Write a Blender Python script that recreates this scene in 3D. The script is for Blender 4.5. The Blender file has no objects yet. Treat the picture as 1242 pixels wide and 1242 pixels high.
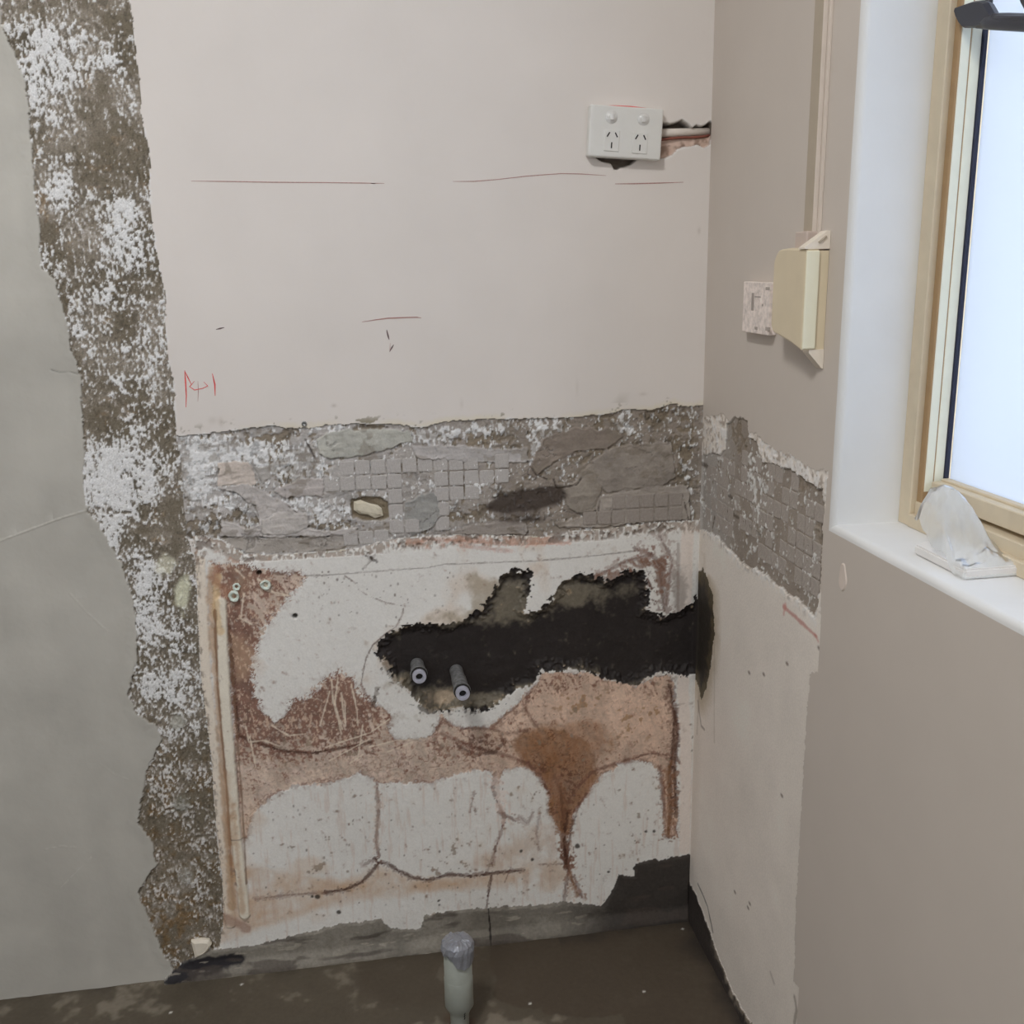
import bpy, bmesh, math, random
import numpy as np
from mathutils import Vector, Matrix
random.seed(7)
sc = bpy.context.scene
COL = sc.collection

# ------------------------------------------------------------------ camera, world, lights, exposure
# calibrated pinhole (pixels of a 1242 x 1242 frame); world: back wall is Y=0, right wall X=0, floor Z=0
FPX, CX, CY = 1225.0, 621.0, 621.0
CAM = np.array([-0.57185625, -1.57518152, 1.18712661])
ROT = np.array([[0.9866767, -0.05437248, 0.15333856],
                [-0.16186653, -0.23318233, 0.95886664],
                [-0.01638011, -0.97091175, -0.23887666]])
cd = bpy.data.cameras.new('camera')
cam = bpy.data.objects.new('camera', cd); COL.objects.link(cam)
cd.sensor_width = 36.0; cd.lens = FPX / 1242.0 * 36.0; cd.clip_start = 0.01
M = Matrix.Identity(4)
for i in range(3):
    M[i][0] = ROT[i, 0]; M[i][1] = -ROT[i, 1]; M[i][2] = -ROT[i, 2]; M[i][3] = CAM[i]
cam.matrix_world = M
sc.camera = cam

sc.view_settings.view_transform = 'Standard'
sc.view_settings.look = 'None'
sc.view_settings.gamma = 1.0
sc.view_settings.use_curve_mapping = False
sc.view_settings.exposure = 0.13
try:
    sc.cycles.use_denoising = True
    sc.cycles.max_bounces = 8; sc.cycles.diffuse_bounces = 5
    sc.cycles.sample_clamp_indirect = 6.0
except Exception:
    pass

world = bpy.data.worlds.new('world'); sc.world = world; world.use_nodes = True
wn = world.node_tree.nodes; wl = world.node_tree.links
bg = wn['Background']; bg.inputs['Color'].default_value = (0.88, 0.94, 1.0, 1); bg.inputs['Strength'].default_value = 2.4

def area_lamp(name, loc, size, power, color=(1, 0.985, 0.965)):
    d = bpy.data.lights.new(name, 'AREA'); d.shape = 'DISK'; d.size = size; d.energy = power; d.color = color
    o = bpy.data.objects.new(name, d); COL.objects.link(o); o.location = loc
    return o
area_lamp('ceiling_and_fill_light', (-1.00, -1.25, 2.40), 0.30, 17.0)
area_lamp('ceiling_and_fill_light', (-1.6, -2.4, 2.40), 0.40, 8.0)  # unseen fill lamp, added to even out the light on the walls

# ------------------------------------------------------------------ helpers
def ray(p): return ROT @ np.array([p[0] - CX, p[1] - CY, FPX])
def onY(p, Y=0.0):
    d = ray(p); return CAM + (Y - CAM[1]) / d[1] * d
def onX(p, X=0.0):
    d = ray(p); return CAM + (X - CAM[0]) / d[0] * d
def onZ(p, Z=0.0):
    d = ray(p); return CAM + (Z - CAM[2]) / d[2] * d
def BK(p):                      # photo point -> back wall (X, Z)
    q = onY(p); return (q[0], q[2])
def RT(p):                      # -> right wall (Y, Z)
    q = onX(p); return (q[1], q[2])
def FL(p):                      # -> floor (X, Y)
    q = onZ(p); return (q[0], q[1])
def lin(c):
    c = np.asarray(c, dtype=np.float64) / 255.0
    return np.where(c <= 0.04045, c / 12.92, ((c + 0.055) / 1.055) ** 2.4)
def alb(rgb, E):                # colour of the stuff itself, from its look under relative light E
    return np.minimum(lin(rgb) / E, 0.88).astype(np.float32)

_T = np.random.RandomState(11).rand(256, 256).astype(np.float32)
def vnoise(x, y, s=0):
    x = x + s * 17.37; y = y + s * 9.71
    xi = np.floor(x).astype(np.int32); yi = np.floor(y).astype(np.int32)
    fx = (x - xi).astype(np.float32); fy = (y - yi).astype(np.float32)
    fx = fx * fx * (3 - 2 * fx); fy = fy * fy * (3 - 2 * fy)
    x0 = xi & 255; x1 = (xi + 1) & 255; y0 = yi & 255; y1 = (yi + 1) & 255
    a = _T[x0, y0]; b = _T[x1, y0]; c = _T[x0, y1]; d = _T[x1, y1]
    a = a + (b - a) * fx; c = c + (d - c) * fx
    return (a + (c - a) * fy) * 2 - 1
def fbm(u, v, size, oct=3, s=0, ax=1.0, ay=1.0, gain=0.55):
    r = 0; a = 1; t = 0; k = 1.0 / size
    for i in range(oct):
        r = r + a * vnoise(u * k / ax, v * k / ay, s + i * 3 + 1); t += a; a *= gain; k *= 2.03
    return r / t * 1.5
def sst(e0, e1, x):
    t = np.clip((x - e0) / (e1 - e0), 0, 1); return t * t * (3 - 2 * t)
def sdf_poly(U, V, pts, margin=0.03):
    """signed distance, negative inside; 1.0 far away"""
    P = np.array(pts, dtype=np.float32)
    out = np.full(U.shape, 1.0, np.float32)
    m = (U > P[:, 0].min() - margin) & (U < P[:, 0].max() + margin) & (V > P[:, 1].min() - margin) & (V < P[:, 1].max() + margin)
    u = U[m]; v = V[m]
    if u.size == 0: return out
    d = np.full(u.shape, 1e9, np.float32); ins = np.zeros(u.shape, bool)
    n = len(P)
    for i in range(n):
        ax, ay = P[i]; bx, by = P[(i + 1) % n]
        ex, ey = bx - ax, by - ay; wx = u - ax; wy = v - ay
        t = np.clip((wx * ex + wy * ey) / (ex * ex + ey * ey + 1e-12), 0, 1)
        d = np.minimum(d, (wx - ex * t) ** 2 + (wy - ey * t) ** 2)
        if ay != by:
            c = (ay > v) != (by > v)
            ins ^= c & (u < (bx - ax) * (v - ay) / (by - ay) + ax)
    d = np.sqrt(d); out[m] = np.where(ins, -d, d)
    return out
def dline(U, V, pts, margin=0.03):
    P = np.array(pts, dtype=np.float32)
    out = np.full(U.shape, 1.0, np.float32)
    m = (U > P[:, 0].min() - margin) & (U < P[:, 0].max() + margin) & (V > P[:, 1].min() - margin) & (V < P[:, 1].max() + margin)
    u = U[m]; v = V[m]
    if u.size == 0: return out
    d = np.full(u.shape, 1e9, np.float32)
    for i in range(len(P) - 1):
        ax, ay = P[i]; bx, by = P[i + 1]
        ex, ey = bx - ax, by - ay; wx = u - ax; wy = v - ay
        t = np.clip((wx * ex + wy * ey) / (ex * ex + ey * ey + 1e-12), 0, 1)
        d = np.minimum(d, (wx - ex * t) ** 2 + (wy - ey * t) ** 2)
    out[m] = np.sqrt(d); return out
class Paint:
    """colour and relief of one wall or floor, kept per point of a fine grid (u, v in metres)"""
    def __init__(s, us, vs, tr):
        s.us = us; s.vs = vs; s.U, s.V = np.meshgrid(us.astype(np.float32), vs.astype(np.float32)); s.tr = tr
        s.C = np.zeros(s.U.shape + (3,), np.float32); s.H = np.zeros(s.U.shape, np.float32)
        s.L = np.zeros(s.U.shape, np.int8); s.D = np.zeros(s.U.shape, bool)
    def poly(s, pts, wob=None, amp=0.0, margin=0.03):
        d = sdf_poly(s.U, s.V, [s.tr(p) for p in pts], margin)
        return d if wob is None else d + wob * amp
    def line(s, pts, margin=0.03): return dline(s.U, s.V, [s.tr(p) for p in pts], margin)
    def mix(s, m, c):
        m = m[..., None]; s.C += (np.asarray(c, np.float32) - s.C) * m
    def blob(s, items):
        r = np.zeros(s.U.shape, np.float32)
        for (x, y, rx, ry, a) in items:
            u0, v0 = s.tr((x, y)); k = 1.25e-3
            r += a * np.exp(-(((s.U - u0) / (rx * k)) ** 2 + ((s.V - v0) / (ry * k)) ** 2))
        return r

# ------------------------------------------------------------------ materials
MATS = {}
def mat(name, color=None, rough=0.8, attr=False, noise=0.0, nscale=60.0, bump=0.0, bscale=200.0, metal=0.0, spec=0.3, coat=0.0, bdist=0.002):
    m = bpy.data.materials.new(name); m.use_nodes = True
    nt = m.node_tree; n = nt.nodes; l = nt.links; b = n['Principled BSDF']
    b.inputs['Roughness'].default_value = rough; b.inputs['Metallic'].default_value = metal
    b.inputs['Specular IOR Level'].default_value = spec; b.inputs['Coat Weight'].default_value = coat
    tc = n.new('ShaderNodeTexCoord')
    if attr:
        a = n.new('ShaderNodeAttribute'); a.attribute_name = 'Col'; src = a.outputs['Color']
    else:
        r = n.new('ShaderNodeRGB'); r.outputs[0].default_value = (*[float(x) for x in color], 1); src = r.outputs[0]
    if noise > 0:
        t = n.new('ShaderNodeTexNoise'); t.inputs['Scale'].default_value = nscale; t.inputs['Detail'].default_value = 4
        l.new(tc.outputs['Object'], t.inputs['Vector'])
        mr = n.new('ShaderNodeMapRange'); mr.inputs['From Min'].default_value = 0.25; mr.inputs['From Max'].default_value = 0.75
        mr.inputs['To Min'].default_value = 1 - noise; mr.inputs['To Max'].default_value = 1 + noise
        l.new(t.outputs['Fac'], mr.inputs['Value'])
        vm = n.new('ShaderNodeVectorMath'); vm.operation = 'SCALE'
        l.new(src, vm.inputs[0]); l.new(mr.outputs[0], vm.inputs['Scale']); src = vm.outputs[0]
    l.new(src, b.inputs['Base Color'])
    if bump > 0:
        t2 = n.new('ShaderNodeTexNoise'); t2.inputs['Scale'].default_value = bscale; t2.inputs['Detail'].default_value = 3
        l.new(tc.outputs['Object'], t2.inputs['Vector'])
        bp = n.new('ShaderNodeBump'); bp.inputs['Strength'].default_value = bump; bp.inputs['Distance'].default_value = bdist
        l.new(t2.outputs['Fac'], bp.inputs['Height']); l.new(bp.outputs[0], b.inputs['Normal'])
    MATS[name] = m
    return m
M_PLASTER = mat('painted_plaster', rough=0.75, attr=True, noise=0.02, nscale=9, bump=0.12, bscale=60)
M_RENDER = mat('cement_render', rough=0.8, attr=True, noise=0.05, nscale=14, bump=0.35, bscale=45)
M_CRUST = mat('scraped_masonry', rough=0.95, attr=True, noise=0.18, nscale=420, bump=0.5, bscale=600, bdist=0.0015)
M_ADH = mat('tile_adhesive', rough=0.9, attr=True, noise=0.07, nscale=240, bump=0.3, bscale=350)
M_BOARD = mat('stained_plaster', rough=0.8, attr=True, noise=0.05, nscale=300, bump=0.2, bscale=300)
M_WET = mat('wet_mortar', rough=0.62, attr=True, noise=0.15, nscale=180, bump=0.35, bscale=260)
M_FLOOR = mat('concrete_screed', rough=0.6, attr=True, noise=0.08, nscale=120, bump=0.2, bscale=200)
M_WHITE = mat('white_plastic', alb((196, 195, 191), 0.68), rough=0.4, noise=0.02, spec=0.45)
M_DARK = mat('dark_slot', (0.03, 0.028, 0.026), rough=0.8, noise=0.1)
M_SWITCH = mat('milky_switch_plastic', alb((192, 191, 188), 0.68), rough=0.2, noise=0.02, spec=0.6)
M_CREAM = mat('cream_plastic', alb((180, 168, 144), 0.60), rough=0.42, noise=0.03, nscale=30, spec=0.4)
M_CREAM2 = mat('pale_cream_plastic', alb((198, 191, 170), 0.62), rough=0.4, noise=0.03, nscale=30, spec=0.4)
M_COND = mat('greige_conduit_paint', alb((138, 128, 114), 0.52), rough=0.6, noise=0.03)
M_CONDL = mat('lit_conduit_paint', alb((172, 163, 154), 0.55), rough=0.6, noise=0.03)  # same conduit, its brighter near side painted in as lit
M_FRAME = mat('shaded_window_paint', alb((190, 177, 154), 0.77), rough=0.5, noise=0.05, nscale=40, spec=0.4)  # cream frame with its shade painted in as tan
M_FRAMEB = mat('shaded_channel_paint', alb((150, 124, 92), 0.75), rough=0.55, noise=0.05, nscale=40)  # recessed step of the same frame, its shadow painted in as brown
M_SASH = mat('lit_cream_sash_paint', alb((226, 226, 208), 0.85), rough=0.45, noise=0.02, spec=0.4)  # same frame cream, window light on this side painted in
M_GASKET = mat('dark_rubber_gasket', lin((52, 56, 76)), rough=0.5, noise=0.05)
M_HANDLE = mat('black_plastic', lin((50, 50, 58)), rough=0.38, noise=0.05, spec=0.5)
M_REVEAL = mat('white_reveal_paint', (0.80, 0.80, 0.79), rough=0.55, noise=0.03, nscale=12, bump=0.08, bscale=80)
M_PIPE = mat('grey_pvc', alb((112, 115, 109), 0.46), rough=0.45, noise=0.06, nscale=60, spec=0.4)
M_TAPE = mat('silver_duct_tape', alb((108, 110, 116), 0.46), rough=0.32, noise=0.15, nscale=90, bump=0.6, bscale=120, spec=0.6, metal=0.3)
M_BRASS = mat('dull_grey_pipe_metal', alb((98, 98, 98), 0.5), rough=0.45, noise=0.45, nscale=150, metal=0.3)
M_RING = mat('pale_grey_pipe_end', alb((142, 142, 152), 0.5), rough=0.35, noise=0.1, nscale=120, metal=0.2)
M_PENCIL = mat('red_brown_pencil', alb((152, 120, 114), 0.65), rough=0.9, noise=0.25, nscale=300)
M_RED = mat('red_pencil', alb((190, 84, 80), 0.68), rough=0.9, noise=0.2, nscale=300)
M_GREYPEN = mat('grey_pencil', alb((96, 82, 80), 0.65), rough=0.9, noise=0.2, nscale=300)
M_PLUG = mat('pale_green_plug', alb((188, 196, 188), 0.65), rough=0.5, noise=0.12, nscale=200)
M_STONE = mat('cream_stone', alb((176, 169, 152), 0.62), rough=0.9, noise=0.1, nscale=90, bump=0.3)
M_METAL = mat('screw_metal', (0.35, 0.35, 0.34), rough=0.4, metal=0.8, noise=0.1)
M_CABLE = mat('red_brown_cable', alb((104, 62, 52), 0.55), rough=0.6, noise=0.1)
M_CEIL = mat('ceiling_paint', (0.70, 0.69, 0.68), rough=0.9, noise=0.02)
M_ROOM = mat('room_wall_paint', (0.40, 0.39, 0.38), rough=0.85, noise=0.02)
M_SLAB = mat('white_slab', (0.82, 0.80, 0.78), rough=0.5, noise=0.03)

def glass_mat():
    m = bpy.data.materials.new('frosted_glass'); m.use_nodes = True; nt = m.node_tree; n = nt.nodes; l = nt.links
    n.remove(n['Principled BSDF'])
    t = n.new('ShaderNodeBsdfTranslucent'); t.inputs['Color'].default_value = (0.83, 0.87, 0.94, 1)
    g = n.new('ShaderNodeBsdfGlossy'); g.inputs['Roughness'].default_value = 0.25; g.inputs['Color'].default_value = (0.9, 0.93, 1, 1)
    fr = n.new('ShaderNodeFresnel'); mx = n.new('ShaderNodeMixShader')
    tc = n.new('ShaderNodeTexCoord'); nz = n.new('ShaderNodeTexNoise'); nz.inputs['Scale'].default_value = 400
    bp = n.new('ShaderNodeBump'); bp.inputs['Strength'].default_value = 0.15; bp.inputs['Distance'].default_value = 0.001
    l.new(tc.outputs['Object'], nz.inputs['Vector']); l.new(nz.outputs['Fac'], bp.inputs['Height']); l.new(bp.outputs[0], g.inputs['Normal'])
    l.new(fr.outputs[0], mx.inputs[0]); l.new(t.outputs[0], mx.inputs[1]); l.new(g.outputs[0], mx.inputs[2])
    l.new(mx.outputs[0], n['Material Output'].inputs['Surface'])
    return m
M_GLASS = glass_mat()
def wrap_mat():
    m = bpy.data.materials.new('clear_plastic_wrap'); m.use_nodes = True; nt = m.node_tree; n = nt.nodes; l = nt.links
    n.remove(n['Principled BSDF'])
    tr = n.new('ShaderNodeBsdfTransparent'); tr.inputs['Color'].default_value = (0.95, 0.97, 0.97, 1)
    df = n.new('ShaderNodeBsdfDiffuse'); df.inputs['Color'].default_value = (0.95, 0.96, 0.96, 1)
    tl = n.new('ShaderNodeBsdfTranslucent'); tl.inputs['Color'].default_value = (0.96, 0.97, 0.97, 1)
    gl = n.new('ShaderNodeBsdfGlossy'); gl.inputs['Roughness'].default_value = 0.28
    m1 = n.new('ShaderNodeMixShader'); m1.inputs[0].default_value = 0.6
    m2 = n.new('ShaderNodeMixShader'); m2.inputs[0].default_value = 0.62
    m3 = n.new('ShaderNodeMixShader'); fr = n.new('ShaderNodeLayerWeight'); fr.inputs[0].default_value = 0.12
    l.new(df.outputs[0], m1.inputs[1]); l.new(tl.outputs[0], m1.inputs[2])
    l.new(tr.outputs[0], m2.inputs[1]); l.new(m1.outputs[0], m2.inputs[2])
    l.new(fr.outputs['Fresnel'], m3.inputs[0]); l.new(m2.outputs[0], m3.inputs[1]); l.new(gl.outputs[0], m3.inputs[2])
    l.new(m3.outputs[0], n['Material Output'].inputs['Surface'])
    return m
M_WRAP = wrap_mat()

# ------------------------------------------------------------------ object helpers
def link(name, me, m=None, parent=None, label=None):
    o = bpy.data.objects.new(name, me); COL.objects.link(o)
    if m is not None: me.materials.append(m)
    if parent is not None: o.parent = parent
    if label: o['label'] = label
    return o
def obj(name, bm, m, parent=None, label=None, smooth=False):
    me = bpy.data.meshes.new(name); bm.normal_update(); bm.to_mesh(me); bm.free()
    if smooth: me.polygons.foreach_set('use_smooth', [True] * len(me.polygons))
    return link(name, me, m, parent, label)
def thing(name, label, cat, loc=(0, 0, 0), group=None):
    o = bpy.data.objects.new(name, None); COL.objects.link(o); o.location = loc; o.empty_display_size = 0.03
    o['label'] = label; o['category'] = cat
    if group: o['group'] = group
    return o
def struct(o, label=None, cat=None):
    o['kind'] = 'structure'
    if label: o['label'] = label
    if cat: o['category'] = cat
    return o
def box(bm, c, s, bev=0.0, mat4=None, seg=2):
    r = bmesh.ops.create_cube(bm, size=1.0)['verts']
    bmesh.ops.scale(bm, vec=s, verts=r); bmesh.ops.translate(bm, vec=c, verts=r)
    if bev > 0:
        eds = list({e for v in r for e in v.link_edges})
        g = bmesh.ops.bevel(bm, geom=eds, offset=bev, segments=seg, affect='EDGES', profile=0.5)
        r = list({v for f in g['faces'] for v in f.verts} | {v for v in r if v.is_valid})
    if mat4 is not None: bmesh.ops.transform(bm, matrix=mat4, verts=[v for v in r if v.is_valid])
    return r
def lathe(bm, prof, n=28, axis='Z', origin=(0, 0, 0)):
    """prof: list of (r, h) from start to end"""
    rings = []
    for (r, h) in prof:
        ring = []
        for i in range(n):
            a = 2 * math.pi * i / n
            p = (r * math.cos(a), r * math.sin(a), h)
            if axis == 'Y': p = (r * math.cos(a), -h, r * math.sin(a))
            ring.append(bm.verts.new(Vector(p) + Vector(origin)))
        rings.append(ring)
    for a, b in zip(rings[:-1], rings[1:]):
        for i in range(n):
            bm.faces.new((a[i], a[(i + 1) % n], b[(i + 1) % n], b[i]))
    bmesh.ops.recalc_face_normals(bm, faces=bm.faces[:])
    return rings
def tube(bm, pts, r, n=10, caps=True):
    pts = [Vector(p) for p in pts]; rings = []
    for i, p in enumerate(pts):
        t = (pts[min(i + 1, len(pts) - 1)] - pts[max(i - 1, 0)]).normalized()
        up = Vector((0, 0, 1)) if abs(t.z) < 0.9 else Vector((1, 0, 0))
        a = t.cross(up).normalized(); b = t.cross(a)
        rr = r[i] if isinstance(r, (list, tuple)) else r
        rings.append([bm.verts.new(p + (a * math.cos(2 * math.pi * k / n) + b * math.sin(2 * math.pi * k / n)) * rr) for k in range(n)])
    for a, b in zip(rings[:-1], rings[1:]):
        for k in range(n): bm.faces.new((a[k], a[(k + 1) % n], b[(k + 1) % n], b[k]))
    if caps:
        bm.faces.new(rings[0]); bm.faces.new(rings[-1])
    bmesh.ops.recalc_face_normals(bm, faces=bm.faces[:])
def prism(bm, pts, d0, d1, axis):
    """extrude 2D polygon between d0 and d1 along axis; pts are the other two coords in xyz order"""
    def P(p, d):
        if axis == 'X': return (d, p[0], p[1])
        if axis == 'Y': return (p[0], d, p[1])
        return (p[0], p[1], d)
    a = [bm.verts.new(P(p, d0)) for p in pts]; b = [bm.verts.new(P(p, d1)) for p in pts]; n = len(pts)
    fs = [bm.faces.new(a), bm.faces.new(b[::-1])]
    for i in range(n): fs.append(bm.faces.new((a[i], b[i], b[(i + 1) % n], a[(i + 1) % n])))
    bmesh.ops.recalc_face_normals(bm, faces=fs)
    return fs
def arrays_mesh(name, verts, quads, cols, m, parent=None, label=None, smooth=True):
    me = bpy.data.meshes.new(name)
    nv, nq = len(verts), len(quads)
    me.vertices.add(nv); me.vertices.foreach_set('co', np.ascontiguousarray(verts, np.float32).ravel())
    me.loops.add(nq * 4); me.loops.foreach_set('vertex_index', np.ascontiguousarray(quads, np.int32).ravel())
    me.polygons.add(nq); me.polygons.foreach_set('loop_start', np.arange(0, nq * 4, 4, dtype=np.int32))
    if smooth: me.polygons.foreach_set('use_smooth', np.ones(nq, bool))
    me.update(calc_edges=True)
    a = me.color_attributes.new('Col', 'FLOAT_COLOR', 'POINT')
    c4 = np.ones((nv, 4), np.float32); c4[:, :3] = cols
    a.data.foreach_set('color', c4.ravel())
    return link(name, me, m, parent, label)
def build_regions(g, pos, names, flip, B=12):
    """split the painted grid into one mesh per material region; plain flat blocks become one big quad"""
    nv, nu = g.U.shape
    idx = np.arange(nv * nu).reshape(nv, nu)
    fl = g.L[:-1, :-1].copy()
    det = g.D | (np.abs(g.H) > 1e-6)
    bv, bu = (nv - 1) // B, (nu - 1) // B
    win = np.zeros((bv, bu), bool)
    for j in range(bv):
        for i in range(bu):
            blk = det[j * B:(j + 1) * B + 1, i * B:(i + 1) * B + 1]
            if not blk.any():
                lb = g.L[j * B:(j + 1) * B + 1, i * B:(i + 1) * B + 1]
                win[j, i] = (lb == lb[0, 0]).all()
    fine = np.ones((nv - 1, nu - 1), bool)
    fine[:bv * B, :bu * B] = ~np.repeat(np.repeat(win, B, 0), B, 1)
    q = np.stack([idx[:-1, :-1], idx[:-1, 1:], idx[1:, 1:], idx[1:, :-1]], -1)
    jj, ii = np.nonzero(win)
    cq = np.stack([idx[jj * B, ii * B], idx[jj * B, ii * B + B], idx[jj * B + B, ii * B + B], idx[jj * B + B, ii * B]], -1)
    cl = fl[jj * B, ii * B]
    P = pos(g).reshape(-1, 3); C = np.clip(g.C, 0.004, 0.9).reshape(-1, 3)
    out = {}
    for lab, (nm, m, parent, label) in names.items():
        qq = np.concatenate([q[fine & (fl == lab)], cq[cl == lab]])
        if len(qq) == 0: continue
        if flip: qq = qq[:, ::-1]
        used, inv = np.unique(qq.ravel(), return_inverse=True)
        par = out.get(parent) if isinstance(parent, int) else parent
        out[lab] = arrays_mesh(nm, P[used], inv.reshape(-1, 4), C[used], m, par, label)
    return out
def flat_quads(name, quads, col, m, parent=None, label=None):
    v = np.array([p for q in quads for p in q], np.float32); n = len(quads)
    c = np.tile(np.asarray(col, np.float32), (len(v), 1))
    return arrays_mesh(name, v, np.arange(n * 4).reshape(n, 4), c, m, parent, label, smooth=False)

# ------------------------------------------------------------------ back wall
ST = 0.0015
g = Paint(np.arange(-1.347, 0.0001, ST), np.arange(-0.006, 1.6201, ST), BK)
U, V = g.U, g.V
n4 = fbm(U, V, 0.0055, 2, 1)
n4v = fbm(U, V, 0.005, 3, 2, ax=0.75, ay=1.35)
n12 = fbm(U, V, 0.013, 3, 3)
n40 = fbm(U, V, 0.045, 3, 4)
nc = fbm(U, V, 0.0036, 3, 12, ax=0.8, ay=1.3)
n120 = fbm(U, V, 0.14, 3, 5)
nfi = np.random.RandomState(3).rand(*U.shape).astype(np.float32) * 2 - 1
def chan(rgb, E): return alb(rgb, E)
PLA = chan((193, 187, 182), 0.66)
g.C[:] = PLA
g.C *= (1 + 0.025 * n120)[..., None]

# --- regions (traced on the wall plane)
P_RENDER = [(-400, -100), (-3, -100), (-2, 10), (7, 44), (20, 71), (32, 101), (36, 145), (39, 189), (42, 230), (47, 277), (51, 325), (66, 338), (73, 362), (81, 389), (85, 420),
            (91, 434), (98, 461), (100, 512), (103, 545), (101, 589), (105, 620), (118, 633), (135, 664), (149, 687), (159, 718), (166, 758), (166, 802), (154, 842), (166, 866),
            (189, 879), (196, 896), (186, 917), (179, 934), (172, 967), (166, 998), (184, 1018), (189, 1049), (166, 1082), (179, 1109), (189, 1136), (200, 1160), (210, 1175), (200, 1300), (-400, 1300)]
P_STRIPE = [(-3, -100), (152, -100), (157, 0), (161, 34), (166, 85), (171, 112), (169, 135), (176, 162), (183, 196), (181, 216), (183, 264), (189, 298), (196, 338), (201, 358), (200, 386), (203, 419),
            (205, 440), (211, 468), (213, 528), (219, 560), (222, 600), (226, 650), (237, 681), (240, 738), (243, 819), (247, 839), (252, 883), (257, 923), (260, 971), (264, 1025), (270, 1065),
            (271, 1120), (262, 1175), (150, 1260), (-300, 1300), (-300, -100)]
P_BAND = [(200, 529), (222, 529), (270, 524), (330, 516), (345, 519), (370, 520), (400, 516), (430, 514), (480, 515), (510, 519), (540, 512), (600, 508), (650, 508), (700, 506), (745, 501), (760, 497), (790, 498), (815, 490), (830, 494), (870, 490),
          (870, 630), (838, 632), (784, 636), (728, 643), (684, 645), (659, 652), (620, 650), (560, 648), (508, 652), (468, 655), (435, 665), (400, 670), (372, 671), (340, 674), (297, 673), (268, 655), (232, 655), (200, 640)]
P_BOARD = [(232, 650), (268, 655), (297, 673), (340, 674), (372, 671), (400, 670), (435, 665), (468, 655), (508, 652), (560, 648), (620, 650), (659, 652), (684, 645), (728, 643), (784, 636), (838, 632), (870, 630), (870, 1260), (262, 1260), (262, 1175), (271, 1120),
           (270, 1065), (264, 1025), (260, 971), (257, 923), (252, 883), (247, 839), (243, 819), (240, 738), (237, 681)]
P_WET = [(456, 795), (460, 782), (472, 767), (490, 757), (540, 757), (562, 752), (583, 740), (596, 718), (612, 692), (646, 692), (643, 712), (637, 740), (646, 743), (668, 729), (684, 703), (706, 695), (722, 699), (739, 705), (761, 691), (780, 694),
         (787, 710), (786, 743), (800, 747), (813, 746), (837, 733), (870, 700), (870, 815), (838, 818), (824, 819), (810, 816), (794, 818), (772, 832), (733, 824), (711, 813), (657, 812), (648, 832), (624, 837), (610, 850), (590, 862), (578, 861), (560, 858), (539, 862), (516, 860), (500, 845), (489, 832), (478, 822), (470, 811), (464, 800)]
P_SKIRT = [(190, 1300), (200, 1186), (222, 1166), (256, 1152), (303, 1148), (344, 1137), (382, 1128), (413, 1120), (440, 1117), (462, 1112), (472, 1126), (509, 1126), (515, 1109), (545, 1104), (600, 1100), (656, 1097), (682, 1093), (731, 1098), (746, 1072), (750, 1060), (769, 1062), (770, 1047), (795, 1040), (800, 1043), (827, 1037), (870, 1033), (870, 1300)]
wob = n12 * 0.6 + n4 * 0.5
d_ren = g.poly(P_RENDER, wob, 0.0028)
d_str = g.poly(P_STRIPE, wob, 0.0022)
d_band = g.poly(P_BAND, wob, 0.0022)
d_brd = g.poly(P_BOARD, wob, 0.0022)
d_wet = g.poly(P_WET, wob + 0.5 * n4, 0.0052)
d_skt = g.poly(P_SKIRT, wob, 0.0030)
L = g.L
L[d_str < 0] = 2
L[d_band < 0] = 3
L[(d_brd < 0)] = 4
L[(d_str < 0) & (V < BK((0, 655))[1]) & (d_brd > 0)] = 2
L[(L == 3) & (d_str < 0.0) & (U < BK((224, 600))[0])] = 2
L[d_ren < 0] = 1
L[d_wet < 0] = 5
L[d_skt < 0] = 6
m2, m3, m4, m5, m6, m1 = [(L == k) for k in (2, 3, 4, 5, 6, 1)]

# --- region 1: grey cement render
REN = chan((157, 154, 147), 0.64)
c1 = REN[None, None] * (1 + 0.07 * n120 + 0.04 * n40 + 0.035 * fbm(U, V, 0.05, 2, 15, ax=0.6, ay=4.0))[..., None]
g.C[m1] = c1[m1]
pale = g.blob([(20, 200, 60, 120, 0.10), (10, 330, 50, 60, 0.06)]) ; g.C[m1] *= (1 + pale)[m1][:, None]
for ln, w, k in [([(-20, 661), (0, 656), (40, 641), (75, 628), (105, 619)], 0.0015, 0.0012), ([(62, 449), (72, 452), (84, 451), (95, 454)], 0.0016, -0.0012),
                 ([(85, 720), (105, 742), (130, 765)], 0.0012, 0.0006), ([(55, 1030), (75, 1026), (92, 1028)], 0.001, 0.0005), ([(70, 1080), (110, 1040)], 0.001, 0.0005), ([(120, 925), (140, 940), (155, 945)], 0.001, 0.0005)]:
    d = g.line(ln) + n4 * 0.0006
    mm = sst(w, 0, d) * m1
    g.H += mm * k; g.D |= mm > 0.02
    g.mix(mm * 0.5, REN * (1.22 if k > 0 else 0.45))
edge = sst(0.02, 0.0, np.abs(d_ren)) * m1
g.D |= (edge > 0)
g.H += edge * 0.0012
g.mix(edge * 0.25 * sst(-0.2, 0.8, n40), REN * 0.8)

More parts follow.
